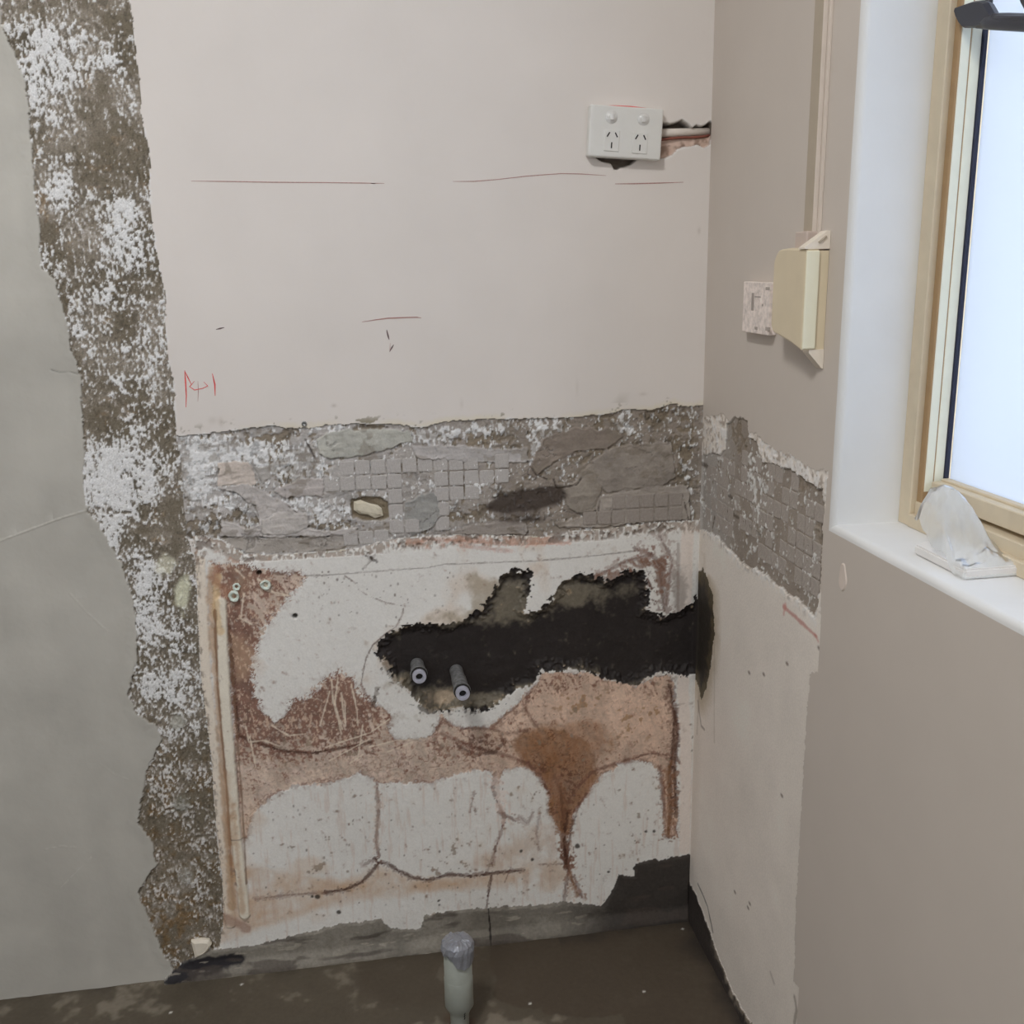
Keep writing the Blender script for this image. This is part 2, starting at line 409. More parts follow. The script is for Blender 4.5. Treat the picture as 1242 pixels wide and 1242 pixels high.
# --- region 2: scraped strip: brown masonry with white paint crust
dens = g.blob([(45, 45, 40, 14, 0.9), (60, 90, 35, 25, 0.9), (110, 75, 16, 18, 0.2), (40, 120, 8, 30, 0.7), (75, 225, 22, 30, 0.8), (140, 70, 18, 20, 0.6), (150, 250, 25, 14, 0.8), (155, 300, 28, 35, 1.0), (60, 325, 15, 25, 0.6), (110, 330, 18, 20, 0.4), (75, 140, 25, 12, .4), (95, 190, 18, 9, .4), (145, 140, 12, 10, .5),
               (85, 20, 12, 12, 0.4), (130, 360, 40, 14, 0.6), (95, 400, 20, 14, 0.8), (160, 420, 30, 12, 0.5), (150, 470, 30, 15, 0.5), (120, 440, 25, 10, 0.3), (170, 520, 30, 15, 0.6),
               (125, 570, 28, 32, 1.1), (180, 560, 40, 30, 0.8), (150, 600, 50, 30, 0.9), (130, 650, 30, 25, 0.9), (180, 700, 20, 30, 1.0), (175, 750, 16, 50, 1.0), (210, 840, 30, 25, 0.8), (180, 830, 20, 20, .9), (215, 780, 18, 40, 0.7), (225, 890, 20, 20, 0.6),
               (190, 960, 12, 12, 0.7), (200, 930, 15, 12, 0.4), (235, 1000, 15, 40, 0.4), (245, 1080, 10, 30, 0.3), (215, 985, 14, 14, 0.5), (200, 1060, 20, 14, .2),
               (120, 170, 40, 22, -0.9), (120, 110, 18, 25, -0.9), (110, 20, 25, 18, -0.6), (60, 180, 10, 14, -0.4), (110, 215, 30, 15, -0.5), (55, 260, 8, 30, -0.6), (95, 300, 20, 20, -0.6), (130, 430, 30, 20, -0.4), (125, 500, 25, 25, -0.5), (190, 540, 20, 12, -0.7), (205, 620, 14, 30, -0.8), (170, 645, 20, 8, -.6), (205, 660, 20, 15, -0.6), (210, 1040, 30, 50, -0.5), (215, 1120, 30, 30, -0.8)])
BRN = chan((104, 96, 83), 0.68); BRN2 = chan((130, 122, 111), 0.68); DKB = chan((78, 68, 58), 0.62); WHT = chan((218, 214, 210), 0.66); MIDG = chan((160, 154, 148), 0.62)
c2 = BRN + (BRN2 - BRN) * sst(-0.6, 0.7, n40 + 0.4 * n12)[..., None]
low = sst(BK((0, 860))[1], BK((0, 1000))[1], V)
c2 = c2 + (chan((92, 80, 62), 0.5) - c2) * (low * sst(-0.5, 0.6, n12 + 0.4 * n40) * 0.85)[..., None]
crust = sst(-0.05, 0.30, 0.85 * nc + 0.35 * n4v + 0.35 * n12 + dens * 0.8 + 0.25 * n40 - 0.36)
crust2 = sst(0.0, 0.4, nc * 0.7 + 0.5 * n4v + dens * 0.45 + 0.3 * n40 - 0.1)
c2 = c2 + (MIDG - c2) * (crust2 * 0.65)[..., None]
shadow_pit = sst(0.1, 0.7, -nc + 0.3 * n12 + 0.2 * dens)
c2 = c2 * (1 - 0.35 * shadow_pit)[..., None]
rusty = sst(0.1, 0.8, n12 + g.blob([(200, 1110, 40, 50, 0.8), (190, 960, 20, 30, 0.7), (225, 1140, 20, 20, 0.5), (50, 250, 8, 30, .6)]) - 0.3) 
c2 = c2 * (1 + rusty[..., None] * (np.array([0.12, -0.02, -0.18], np.float32)))
c2 = c2 + (WHT - c2) * (crust * 0.90 * (1 - 0.45 * low * (1 - 0.5 * sst(-0.2, 0.6, n12))))[..., None]
c2 = c2 * (1 + 0.10 * nfi)[..., None]
g.C[m2] = c2[m2]
h2 = -0.0022 + crust * 0.0013 + nc * 0.0005 + n12 * 0.0006
g.H[m2] = h2[m2]
# pinkish area of the strip bottom-right and the greyish trowel marks
for (x, y, rx, ry, a, c) in [(215, 875, 10, 10, .8, (132, 130, 122)), (220, 975, 10, 16, .7, (98, 96, 86)), (200, 685, 14, 12, .5, (190, 178, 160)), (222, 720, 10, 22, .75, (198, 182, 160)), (225, 1065, 10, 16, .6, (128, 126, 120))]:
    mm = sst(0.2, 0.7, g.blob([(x, y, rx, ry, 1)]) + 0.25 * n12) * m2 * a
    g.mix(mm, chan(c, 0.52))

# --- region 3: band where the tiles were: adhesive, crust, torn patches
ADH = chan((150, 146, 143), 0.60)
xr = sst(BK((380, 600))[0], BK((700, 600))[0], U)          # the right half is browner and darker
ADH2 = chan((116, 108, 100), 0.52)
c3 = ADH + (ADH2 - ADH) * xr[..., None]
c3 = c3 * (1 + 0.10 * n40 + 0.07 * n12)[..., None]
crl = sst(0.0, 0.3, n4v + 0.3 * n12 + g.blob([(245, 550, 25, 25, 1.0), (290, 550, 45, 18, 0.9), (350, 560, 40, 20, 0.7), (240, 600, 25, 30, 0.7), (290, 610, 30, 18, 0.6), (395, 625, 22, 12, 0.9), (370, 610, 25, 14, 0.7), (360, 585, 14, 10, .4), (240, 570, 14, 30, .5), (405, 520, 30, 8, 0.6), (600, 518, 50, 8, 0.6), (655, 545, 14, 30, 0.9), (756, 503, 8, 14, 1.2), (765, 522, 10, 5, 0.9), (520, 530, 20, 10, 0.8), (575, 590, 40, 8, .35), (660, 517, 40, 7, 0.5), (484, 625, 8, 8, .8), (520, 586, 14, 8, .5), (835, 560, 6, 60, .4), (560, 525, 40, 8, .5)]) - 0.42)
brn = sst(-0.05, 0.25, n12 * 0.6 + n4 * 0.4 + g.blob([(340, 540, 16, 14, 0.9), (345, 578, 14, 10, 0.9), (245, 640, 26, 14, 1.0), (290, 625, 12, 10, .7), (400, 640, 30, 7, .9), (575, 535, 30, 8, .9), (615, 530, 20, 8, .7), (440, 520, 40, 6, .7), (730, 512, 14, 8, .8), (800, 505, 40, 10, .8), (830, 550, 14, 16, .9), (820, 580, 18, 12, .9), (690, 600, 12, 10, .7), (625, 545, 14, 12, .5), (560, 628, 25, 7, 1.0), (590, 620, 20, 10, .8), (360, 645, 20, 6, .6), (300, 530, 60, 10, .4), (830, 520, 20, 10, .5), (720, 555, 60, 25, .35)]) - 0.30)
c3 = c3 + (chan((104, 94, 80), 0.56) - c3) * (brn * 0.9)[..., None]
c3 = c3 + (WHT - c3) * (crl * 0.9)[..., None]
pit = sst(0.25, 0.8, -n4 + 0.35 * n12 + 0.2 * (brn - 0.5))
c3 = c3 * (1 - 0.4 * pit * (0.35 + 0.65 * np.maximum(crl, brn)))[..., None]
c3 *= (1 + 0.06 * nfi)[..., None]
h3 = -0.0030 + crl * 0.0014 - brn * 0.0018 + n12 * 0.0006 * (0.4 + crl + brn)
# smooth torn adhesive patches, each with a raised lip; its lit edge and outer shade painted in
PATCHES = [([(385, 535), (395, 526), (420, 522), (460, 521), (500, 524), (500, 535), (470, 545), (440, 553), (400, 557), (387, 552)], (158, 157, 150), 0.64, 0.0022),
           ([(264, 562), (300, 560), (308, 575), (312, 590), (285, 588), (264, 590)], (176, 166, 158), 0.62, 0.0010),
           ([(310, 568), (326, 566), (328, 580), (318, 588)], (150, 146, 142), 0.62, 0.0012),
           ([(264, 592), (300, 588), (312, 592), (328, 602), (350, 612), (372, 628), (374, 640), (400, 644), (434, 640), (434, 650), (340, 652), (266, 652), (268, 630), (300, 640), (312, 636), (310, 615), (290, 600)], (158, 153, 150), 0.62, 0.0018),
           ([(330, 596), (350, 586), (372, 580), (392, 580), (392, 604), (372, 600), (348, 606)], (156, 150, 147), 0.62, 0.0018),
           ([(318, 630), (340, 622), (372, 624), (374, 640), (350, 648), (318, 648)], (160, 155, 151), 0.62, 0.0024),
           ([(500, 542), (545, 540), (590, 545), (640, 543), (642, 560), (600, 562), (560, 560), (505, 556)], (152, 148, 146), 0.60, 0.0014),
           ([(492, 612), (512, 600), (530, 598), (534, 626), (520, 644), (500, 650), (492, 630)], (128, 127, 124), 0.60, 0.0012),
           ([(540, 646), (575, 638), (610, 632), (640, 634), (640, 648), (600, 650), (545, 652)], (128, 121, 115), 0.57, 0.0028),
           ([(684, 595), (700, 580), (715, 566), (735, 562), (735, 580), (724, 610), (722, 622), (700, 622), (688, 612)], (120, 113, 105), 0.54, 0.0022),
           ([(720, 560), (735, 545), (760, 540), (815, 535), (818, 580), (800, 592), (770, 594), (736, 598), (728, 590)], (120, 113, 106), 0.53, 0.0016),
           ([(660, 530), (700, 520), (745, 520), (755, 530), (735, 545), (700, 548), (670, 560), (650, 580), (640, 575), (648, 555)], (112, 103, 95), 0.55, 0.0012),
           ([(728, 602), (760, 596), (790, 592), (836, 588), (838, 630), (784, 634), (728, 640), (680, 640), (672, 634), (700, 628), (722, 624), (724, 612)], (130, 123, 116), 0.52, 0.0010),
           ([(265, 652), (340, 653), (434, 650), (436, 662), (400, 668), (340, 671), (297, 671), (270, 658)], (140, 134, 128), 0.6, -0.001)]
for pts, c, E, dh in PATCHES:
    d = g.poly(pts, n12 * 0.7 + n4 * 0.35, 0.0035)
    mm = sst(0.0006, -0.0006, d) * m3
    cc = chan(c, E)
    c3 = c3 + (cc * (1 + 0.09 * n40 + 0.04 * n12)[..., None] - c3) * mm[..., None]
    rim = np.exp(-((d + 0.0012) / 0.0014) ** 2) * sst(-0.4, 0.5, n40 + 0.4 * n12)
    c3 = c3 + (cc * 1.25 - c3) * (rim * 0.45 * m3)[..., None]
    out = np.exp(-((d - 0.0014) / 0.0012) ** 2)
    c3 = c3 * (1 - 0.40 * out * sst(-0.1, 0.6, n12 + 0.3 * n40))[..., None]
    h3 = h3 * (1 - mm) + mm * (-0.0025 + dh + n40 * 0.0009 + n12 * 0.0003) + rim * 0.0012 - out * 0.0008
w1 = fbm(U + 0.012 * n40, V + 0.012 * n12, 0.030, 3, 51, ax=1.5, ay=0.8); rd = np.abs(w1)
lip = np.exp(-(rd / 0.030) ** 2) * sst(-0.3, 0.4, n40 + 0.3 * n12)
lipd = np.exp(-((w1 + 0.085) / 0.045) ** 2) * sst(-0.3, 0.4, n40 + 0.3 * n12)
c3 = c3 + (ADH * 1.3 * (1 - 0.25 * xr)[..., None] - c3) * (lip * 0.42)[..., None]  # torn lips brightened in the colour, as if catching light
c3 = c3 * (1 - 0.42 * lipd)[..., None]  # shadow beside the lips painted into the colour
h3 = h3 + w1 * 0.0012 + lip * 0.0006 - lipd * 0.0010
strkb = fbm(U, V, 0.011, 3, 57, ax=2.4, ay=0.6)
c3 = c3 * (1 + 0.13 * strkb + 0.06 * n4)[..., None]; h3 = h3 + strkb * 0.0004
smg = sst(0.30, 0.62, fbm(U, V, 0.022, 3, 67, ax=1.3, ay=0.9) + 0.25 * n4)
c3 = c3 + (chan((106, 98, 88), 0.56) - c3) * (smg * 0.55)[..., None]
stain = sst(0.25, 0.75, g.blob([(650, 606, 32, 16, 1.1), (622, 612, 24, 13, 0.9), (675, 600, 15, 12, 0.7), (600, 617, 18, 9, .6), (640, 632, 60, 8, .5)]) + 0.12 * n12)
c3 = c3 + (chan((56, 48, 43), 0.55) - c3) * (stain * 0.93)[..., None]
h3 = h3 - stain * 0.003
for ln in [[(420, 520), (448, 517), (470, 519)], [(300, 562), (308, 574), (318, 586)], [(306, 612), (312, 622), (316, 634)], [(640, 560), (650, 576), (664, 582)], [(345, 594), (346, 612), (360, 622)], [(672, 582), (676, 594), (700, 588), (712, 570)], [(786, 596), (796, 590), (806, 584)], [(828, 600), (834, 622), (836, 632)], [(728, 606), (726, 624)], [(684, 620), (700, 624), (712, 626)], [(560, 632), (590, 629)], [(370, 534), (384, 560)]]:
    d = g.line(ln) + n12 * 0.0012
    mm = sst(0.0018, 0.0004, d + n4 * 0.0006) * m3 * sst(-0.5, 0.1, n40 + 0.5 * n12)
    c3 = c3 + (chan((66, 58, 52), 0.56) - c3) * (mm * 0.85)[..., None]; h3 = h3 - mm * 0.0025
for pts, c in [([(427, 606), (440, 603), (462, 604), (470, 610), (472, 628), (462, 632), (440, 632), (427, 626), (424, 612)], (104, 94, 78))]:
    d = g.poly(pts, n12, 0.0015); mm = sst(0.001, -0.001, d)
    c3 = c3 + (chan(c, 0.58) - c3) * mm[..., None]; h3 = h3 - mm * 0.004
for pts in [[(476, 603), (490, 604)], [(512, 582), (526, 588)], [(410, 582), (426, 580)]]:
    pass
g.C[m3] = c3[m3]; g.H[m3] = h3[m3]
# edge of the paint above the band: yellowed rim
rim = sst(0.012, 0.0, d_band) * (L == 0) * sst(BK((216, 0))[0], BK((225, 0))[0], U)
g.mix(rim * 0.35 * sst(-0.6, 0.4, n40 + 0.3), chan((186, 176, 140), 0.64)); g.D |= (rim > 0.01)
rim2 = sst(0.0045, 0.0, np.minimum(d_band, d_str)) * (L == 0)
g.mix(rim2 * sst(0.1, 0.8, n12 + 0.15) * 0.75, chan((214, 210, 206), 0.66)); g.D |= rim2 > 0.01
spl = sst(0.35, 0.6, n12 * 0.7 + n4 * 0.4 + g.blob([(755, 497, 14, 6, 0.7), (440, 509, 26, 4, 0.9), (815, 490, 12, 6, .7), (590, 505, 8, 3, 0.4)]) - 0.25) * (L == 0) * sst(0.022, 0.004, d_band)
g.mix(spl * 0.8, chan((100, 92, 70), 0.6))

# --- region 4: stained plaster below
WB = chan((190, 188, 184), 0.60)
c4 = np.repeat((WB[None, None] * (1 + 0.03 * n120)[..., None]), 1, 0).astype(np.float32)
def smear(m, c): 
    global c4
    c4 = c4 + (c - c4) * m[..., None]
TAN = chan((166, 150, 137), 0.52); RUST = chan((98, 68, 57), 0.53); DKR = chan((70, 45, 36), 0.52); PINK = chan((176, 158, 148), 0.5); ORG = chan((120, 84, 54), 0.52); OCH = chan((158, 122, 84), 0.5)
nscr = fbm(U + 0.35 * V, V - 0.2 * U, 0.006, 3, 21, ax=0.6, ay=2.2)
nscr2 = fbm(U - 0.5 * V, V + 0.3 * U, 0.005, 3, 27, ax=2.0, ay=0.6)
tex = 0.55 * nscr + 0.35 * nscr2 + 0.4 * n4
# brown zone around the first white blob
P_B1 = [(258, 684), (297, 684), (330, 694), (364, 695), (371, 701), (356, 718), (338, 738), (318, 762), (309, 787), (306, 821), (310, 847), (323, 868), (333, 877), (345, 867), (354, 849), (377, 844), (395, 822), (411, 816), (426, 823), (436, 842),
        (452, 852), (478, 868), (470, 886), (480, 897), (519, 896), (528, 883), (536, 868), (546, 877), (558, 883), (591, 883), (612, 868), (629, 852), (640, 838), (657, 818), (711, 815), (733, 822), (772, 831), (794, 820), (816, 818), (818, 866), (824, 880), (818, 921), (822, 1015), (806, 1016), (803, 943),
        (795, 927), (772, 922), (749, 927), (725, 943), (708, 969), (694, 990), (690, 1010), (680, 1010), (667, 985), (664, 958), (650, 938), (638, 927), (609, 935), (604, 950), (598, 936), (578, 932), (549, 938), (523, 950), (495, 947), (464, 951), (457, 948), (452, 945), (437, 936), (424, 941), (396, 951), (374, 950), (355, 952), (330, 966), (308, 983), (303, 1005), (298, 1020), (286, 1010), (284, 900), (276, 780), (262, 760)]
d = g.poly(P_B1, n12 * 0.8 + n4 * 0.9, 0.0045) + nfi * 0.0012
upz = sst(BK((0, 900))[1], BK((0, 880))[1], V) * (U < BK((490, 0))[0])
d = d + upz * (nc * 0.0050 + nfi * 0.0032)
zone = sst(0.0012, -0.0012, d)
lowzone = sst(BK((0, 885))[1], BK((0, 925))[1], V)
c_tan = TAN * (1 + 0.12 * n40)[..., None]
c_tan = c_tan + (PINK - c_tan) * (sst(-0.1, 0.6, n12 + 0.3 * tex) * 0.5)[..., None]
kR = sst(-0.15, 0.35, tex + g.blob([(350, 915, 60, 14, .5), (300, 905, 20, 20, .4), (440, 905, 30, 14, .3), (565, 905, 40, 14, .25)]) + 0.55 * (1 - lowzone) - 0.45 + g.blob([(290, 790, 22, 110, .55), (330, 870, 30, 40, .6), (410, 850, 50, 36, .5)]) + g.blob([(300, 830, 16, 70, .6), (400, 880, 60, 30, 0.65), (440, 890, 40, 20, 0.4), (300, 700, 26, 26, 0.45), (345, 895, 50, 12, .4), (560, 900, 50, 14, 0.35), (760, 830, 60, 60, -0.5), (310, 735, 26, 14, -.35), (720, 860, 60, 40, -0.4), (820, 950, 12, 60, 0.6), (400, 940, 60, 12, -.3), (600, 905, 40, 20, .35), (520, 920, 60, 12, .1)]))
c_br = RUST + (DKR - RUST) * sst(-0.1, 0.7, n12 + 0.4 * n4)[..., None] * 0.6
TANR = chan((164, 141, 125), 0.51)
c_tan = c_tan + (TANR - c_tan) * (sst(BK((480, 0))[0], BK((640, 0))[0], U) * 0.8)[..., None]
wv1 = fbm(U + 0.006 * n12, V + 0.006 * n40, 0.020, 3, 31, ax=1.2, ay=0.9); wv2 = fbm(U + 0.004 * n12, V - 0.004 * n4, 0.011, 2, 35, ax=1.3, ay=0.8)
vein = np.maximum(np.exp(-(wv1 / 0.055) ** 2), 0.8 * np.exp(-(wv2 / 0.07) ** 2) * sst(-0.2, 0.4, n40))
wash = fbm(U, V, 0.030, 3, 37, ax=0.8, ay=1.4)
c_z = c_tan * (1 + 0.22 * tex + 0.24 * wash)[..., None]
wv3 = fbm(U + 0.003 * n12, V + 0.003 * n4, 0.0085, 2, 39, ax=1.2, ay=0.8)
cell = np.exp(-(wv3 / 0.15) ** 2) * np.clip(g.blob([(520, 925, 70, 26, 1.0), (580, 905, 50, 18, .9), (420, 930, 60, 16, .7), (330, 930, 50, 20, .5), (740, 850, 70, 20, .2)]), 0, 1)
c_z = c_z + (chan((106, 78, 64), 0.53) - c_z) * (np.maximum(vein * sst(-0.5, 0.4, tex) * 0.66, cell * 0.8))[..., None]
kD = sst(0.1, 0.6, 0.7 * nscr + 0.6 * n12 + 0.5 * wash - 0.2)           # scattered darker brown grain over the tan
c_z = c_z + (c_br - c_z) * (kD * 0.42)[..., None]
c_z = c_z + (c_br * (1 + 0.35 * tex)[..., None] - c_z) * (kR * 0.88)[..., None]
kL = sst(0.25, 0.6, nc * 0.9 + 0.4 * nscr) * kR
c_z = c_z + (chan((188, 160, 142), 0.52) - c_z) * (kL * 0.55)[..., None]
smear(zone, c_z)
# thin brown halo outside the zone
halo = np.exp(-(np.maximum(d, 0) / 0.006)) * (d > 0) * sst(0.05, 0.4, n4 + 0.2 * tex)
smear(halo * 0.55, RUST)
# brown outline at zone edge in the lower part
el = np.exp(-((d + 0.0008) / 0.0018) ** 2) * lowzone * sst(-0.5, 0.3, n12)
smear(el * 0.75, RUST * 0.9)
el = np.exp(-((d + 0.007 + 0.004 * n12) / 0.0016) ** 2) * lowzone * sst(-0.1, 0.5, n40 + 0.4 * n12)
smear(el * 0.6, RUST)
# orange funnel
P_OG = [(622, 905), (632, 890), (660, 880), (700, 888), (718, 903), (722, 925), (724, 944), (708, 968), (694, 990), (692, 1012), (680, 1012), (667, 985), (664, 958), (650, 938), (634, 925)]
dog = g.poly(P_OG, n12 + 0.7 * tex, 0.006)
og = 0 * V + sst(0.2, 0.75, g.blob([(676, 902, 50, 30, 1.15), (690, 945, 34, 42, 1.1), (715, 885, 34, 20, .5), (645, 898, 26, 16, .6), (735, 905, 36, 18, .4), (684, 1000, 10, 40, .8)]) + 0.15 * n12 + 0.15 * tex) * (d < 0.004)
og = np.maximum(og * 0.6, sst(0.007, -0.007, dog))
smear(np.exp(-(wv1 / .07) ** 2) * og * 0.0, DKR)
smear(og * np.clip(0.74 + 0.22 * wash, 0, 0.95), ORG * (1 + 0.5 * tex + 0.35 * n12)[..., None])
smear(og * vein * sst(-0.3, 0.4, n40) * 0.5, DKR)
smear(og * sst(BK((0, 915))[1], BK((0, 975))[1], V) * (0.35 + 0.3 * n12), chan((96, 66, 46), 0.52))
smear(sst(0.15, 0.6, tex + 0.5 * vein + g.blob([(690, 965, 18, 34, .7), (660, 930, 12, 16, .4), (700, 940, 20, 16, .3)]) - 0.4) * og * 0.7, DKR)
tan_r = sst(0.3, 0.8, g.blob([(770, 870, 50, 36, 1.0), (700, 850, 50, 22, .7)]) + 0.2 * n12) * (d < 0)
smear(tan_r * 0.5 * (1 - og) * (1 - 0.6 * vein), chan((172, 147, 130), 0.50) * (1 + 0.25 * tex)[..., None])
smear(sst(0.5, 0.75, n12 + 0.5 * n4) * tan_r * 0.75, OCH * 0.62)
# lower stains on the white
P_BASE = [(300, 1050), (330, 1058), (413, 1068), (440, 1064), (458, 1052), (500, 1066), (560, 1063), (600, 1058), (640, 1055), (640, 1068), (560, 1078), (458, 1085), (400, 1096), (300, 1130), (268, 1140), (268, 1040)]
db = g.poly(P_BASE, n12 + n40, 0.006)
smear(sst(0.012, -0.008, db) * np.clip(0.62 + 0.35 * n40 + 0.2 * n12, 0, 1), chan((150, 124, 98), 0.48))
smear(sst(0.25, 0.7, n120 * 0.5 + n40 * 0.4 + g.blob([(370, 1050, 70, 18, .5), (620, 1030, 60, 40, .35), (690, 1060, 50, 40, .4), (330, 1110, 60, 20, .5), (560, 730, 40, 30, .35), (580, 700, 30, 20, .4), (470, 790, 20, 20, .3)])) * 0.35, chan((158, 134, 110), 0.5))
spots = sst(0.85, 0.98, n12 + 0.25 * n40 + g.blob([(380, 1030, 60, 40, .12), (620, 1030, 80, 40, .14), (330, 1070, 40, 30, .15)])) * lowzone
smear(spots * 0.65, chan((96, 84, 72), 0.48))
strk = sst(0.35, 0.8, fbm(U, V, 0.010, 3, 41, ax=0.5, ay=5.0) + g.blob([(690, 1040, 40, 50, .35), (640, 1050, 50, 40, .2), (560, 1090, 60, 16, .1), (610, 1000, 30, 50, .25), (345, 1100, 60, 20, .15)])) * sst(BK((0, 960))[1], BK((0, 1010))[1], V)
smear(sst(0.2, 0.9, g.blob([(640, 1020, 46, 36, .8), (670, 1060, 40, 30, .7), (600, 1040, 26, 26, .5)]) + .3 * n40 + .3 * n12) * .45, chan((144, 124, 106), .47))
smear(strk * 0.22, chan((140, 108, 88), 0.47))
# cracks and rust runs: (points, half width, strength, colour)
RUNS = [([(457, 948), (459, 975), (458, 1000), (456, 1020), (460, 1040)], 0.0040, 0.75, RUST), ([(457, 960), (457, 1030)], 0.0095, 0.30, TAN),
        ([(600, 938), (597, 955), (604, 975), (612, 990), (608, 1010), (600, 1030), (597, 1050)], 0.0035, 0.65, RUST), ([(602, 940), (606, 975), (612, 992)], 0.011, 0.5, PINK), ([(606, 985), (625, 995)], 0.005, .6, RUST),
        ([(458, 1046), (470, 1047), (482, 1055), (500, 1064), (520, 1067), (545, 1060), (570, 1062), (600, 1058), (635, 1055)], 0.0048, 0.85, DKR),
        ([(460, 1046), (448, 1060), (438, 1070), (420, 1078), (395, 1082)], 0.0055, 0.8, DKR), ([(440, 1050), (448, 1045), (456, 1042)], 0.006, .5, RUST), ([(395, 1082), (350, 1085), (310, 1090)], 0.005, 0.5, RUST),
        ([(458, 1046), (455, 1040)], .005, .8, DKR),
        ([(680, 955), (682, 985), (682, 1010), (684, 1030), (686, 1045)], 0.0085, 0.75, ORG * 0.7), ([(672, 940), (680, 960), (683, 1000), (686, 1045)], 0.014, 0.40, RUST), ([(686, 1038), (687, 1048)], 0.009, 0.9, DKR),
        ([(688, 1045), (692, 1065), (702, 1085)], 0.0085, 0.65, RUST), ([(688, 1045), (690, 1090)], 0.012, 0.35, TAN), ([(655, 1048), (690, 1047)], 0.0022, .5, RUST), ([(684, 1000), (687, 1045), (694, 1066), (700, 1086)], 0.011, 0.55, ORG), ([(686, 1030), (688, 1052)], 0.010, 0.85, DKR), ([(690, 1050), (686, 1075), (684, 1092)], 0.005, 0.6, RUST), ([(696, 1062), (706, 1088)], .005, .6, RUST),
        ([(688, 985), (684, 1020), (687, 1048)], 0.006, .8, DKR), ([(703, 975), (694, 1000), (690, 1020)], 0.003, .6, DKR), ([(655, 985), (650, 1010), (654, 1030)], .004, .35, RUST), ([(575, 960), (570, 985)], .003, .5, RUST), ([(610, 1000), (590, 1060)], .004, .35, RUST), ([(630, 990), (640, 1000), (646, 985)], .004, .45, RUST), ([(660, 1000), (668, 1040), (672, 1080)], .009, .22, TAN), ([(640, 1010), (636, 1050), (640, 1090)], .009, .22, TAN),
        ([(596, 1062), (592, 1085), (590, 1100)], 0.0024, 0.95, DKR), ([(618, 1055), (612, 1070)], .0015, .5, RUST),
        ([(812, 832), (818, 870), (816, 905), (812, 940), (814, 980), (810, 1015)], 0.0105, 0.8, DKR), ([(818, 860), (822, 890), (818, 920), (820, 990)], 0.006, 0.75, DKR), ([(811, 930), (811, 1012)], 0.013, .5, ORG),
        ([(700, 955), (720, 935), (750, 925), (790, 913), (808, 916)], 0.005, 0.7, RUST), ([(695, 985), (712, 962)], 0.004, 0.7, RUST), ([(800, 930), (806, 990)], 0.006, .6, RUST),
        ([(640, 925), (655, 940), (668, 965)], 0.005, 0.7, RUST), ([(535, 890), (570, 905), (610, 915), (640, 925)], 0.006, 0.6, RUST), ([(530, 885), (537, 872), (545, 880)], 0.004, .7, RUST), ([(556, 905), (575, 915), (600, 912), (612, 900)], .005, .6, DKR),
        ([(597, 882), (612, 868), (628, 856)], 0.003, 0.55, RUST), ([(560, 883), (598, 884), (615, 890), (640, 885)], 0.004, .6, RUST), ([(640, 840), (637, 860), (650, 880)], .005, .55, RUST),
        ([(290, 893), (310, 900), (345, 911), (380, 913), (420, 906), (450, 900)], 0.0038, 0.85, DKR), ([(278, 760), (284, 830), (290, 893)], 0.005, 0.8, DKR), ([(284, 905), (290, 960), (286, 1030)], 0.003, 0.5, RUST), ([(330, 695), (360, 694)], .004, .6, RUST),
        ([(282, 766), (294, 764), (308, 757)], 0.0035, 0.6, RUST),
        ([(370, 698), (400, 697), (440, 694), (480, 691), (520, 688), (540, 684), (600, 682), (650, 680), (700, 676), (770, 668)], 0.0015, 0.55, chan((96, 84, 78), 0.6)),
        ([(418, 698), (430, 706), (436, 716), (450, 724), (470, 731), (490, 735), (488, 745), (480, 760), (468, 768), (452, 782), (444, 798), (440, 816), (438, 830)], 0.0015, 0.7, chan((96, 78, 70), 0.6)),
        ([(438, 830), (444, 842), (450, 850)], 0.002, 0.8, RUST), ([(458, 835), (454, 848), (452, 856)], .004, .8, chan((72, 60, 52), .55)),
        ([(495, 660), (520, 654), (560, 655), (600, 659), (640, 660), (690, 658)], 0.0045, 0.5, chan((168, 112, 86), 0.6)), ([(560, 662), (620, 668)], 0.006, .35, chan((160, 104, 84), 0.6)),
        ([(455, 672), (448, 682), (440, 690)], .002, .5, chan((90, 80, 74), .6)), ([(440, 672), (456, 680)], 0.003, .75, chan((80, 72, 66), .6)), ([(800, 650), (815, 680), (806, 740)], 0.012, .6, RUST), ([(770, 665), (790, 672), (805, 690)], 0.009, 0.7, RUST), ([(720, 700), (740, 690), (760, 680), (790, 672)], 0.010, 0.65, RUST), ([(800, 690), (806, 740)], 0.012, .55, DKR),
        ([(836, 660), (838, 730)], .006, .3, chan((120, 112, 104), .55))]
for pts, w, a, c in RUNS:
    dd = g.line(pts) + (n12 * 0.0016 + n4 * 0.0008) * min(1.0, w / 0.003)
    dd = dd + tex * min(0.0022, w * 0.45)
    smear(sst(0.0, 0.35, 0.8 * n4 + 0.5 * tex + 0.55 - dd / (w * 1.5)) * (dd < w * 3.5) * a * 0.62, c * 1.15)
    if w <= 0.0018: smear(sst(w * 0.9, w * 0.3, dd) * a * sst(-0.7, -0.1, n12 + 0.4 * n40), c * 0.85)
    else:
        w2 = min(w * 0.55, 0.0032)
        smear(sst(w2, w2 * 0.45, dd + n4 * 0.0013) * min(1.0, a * 1.1) * (0.72 + 0.28 * sst(-0.4, 0.4, n12)), c * 0.72)
rv = sst(0.1, 0.6, tex + 0.3 * n12 + g.blob([(790, 715, 18, 40, .7), (770, 690, 30, 16, .4)]) - 0.5)
smear(rv * sst(0.2, 0.6, g.blob([(795, 710, 20, 45, 1), (760, 690, 40, 14, 1)])) * 0.9, DKR)
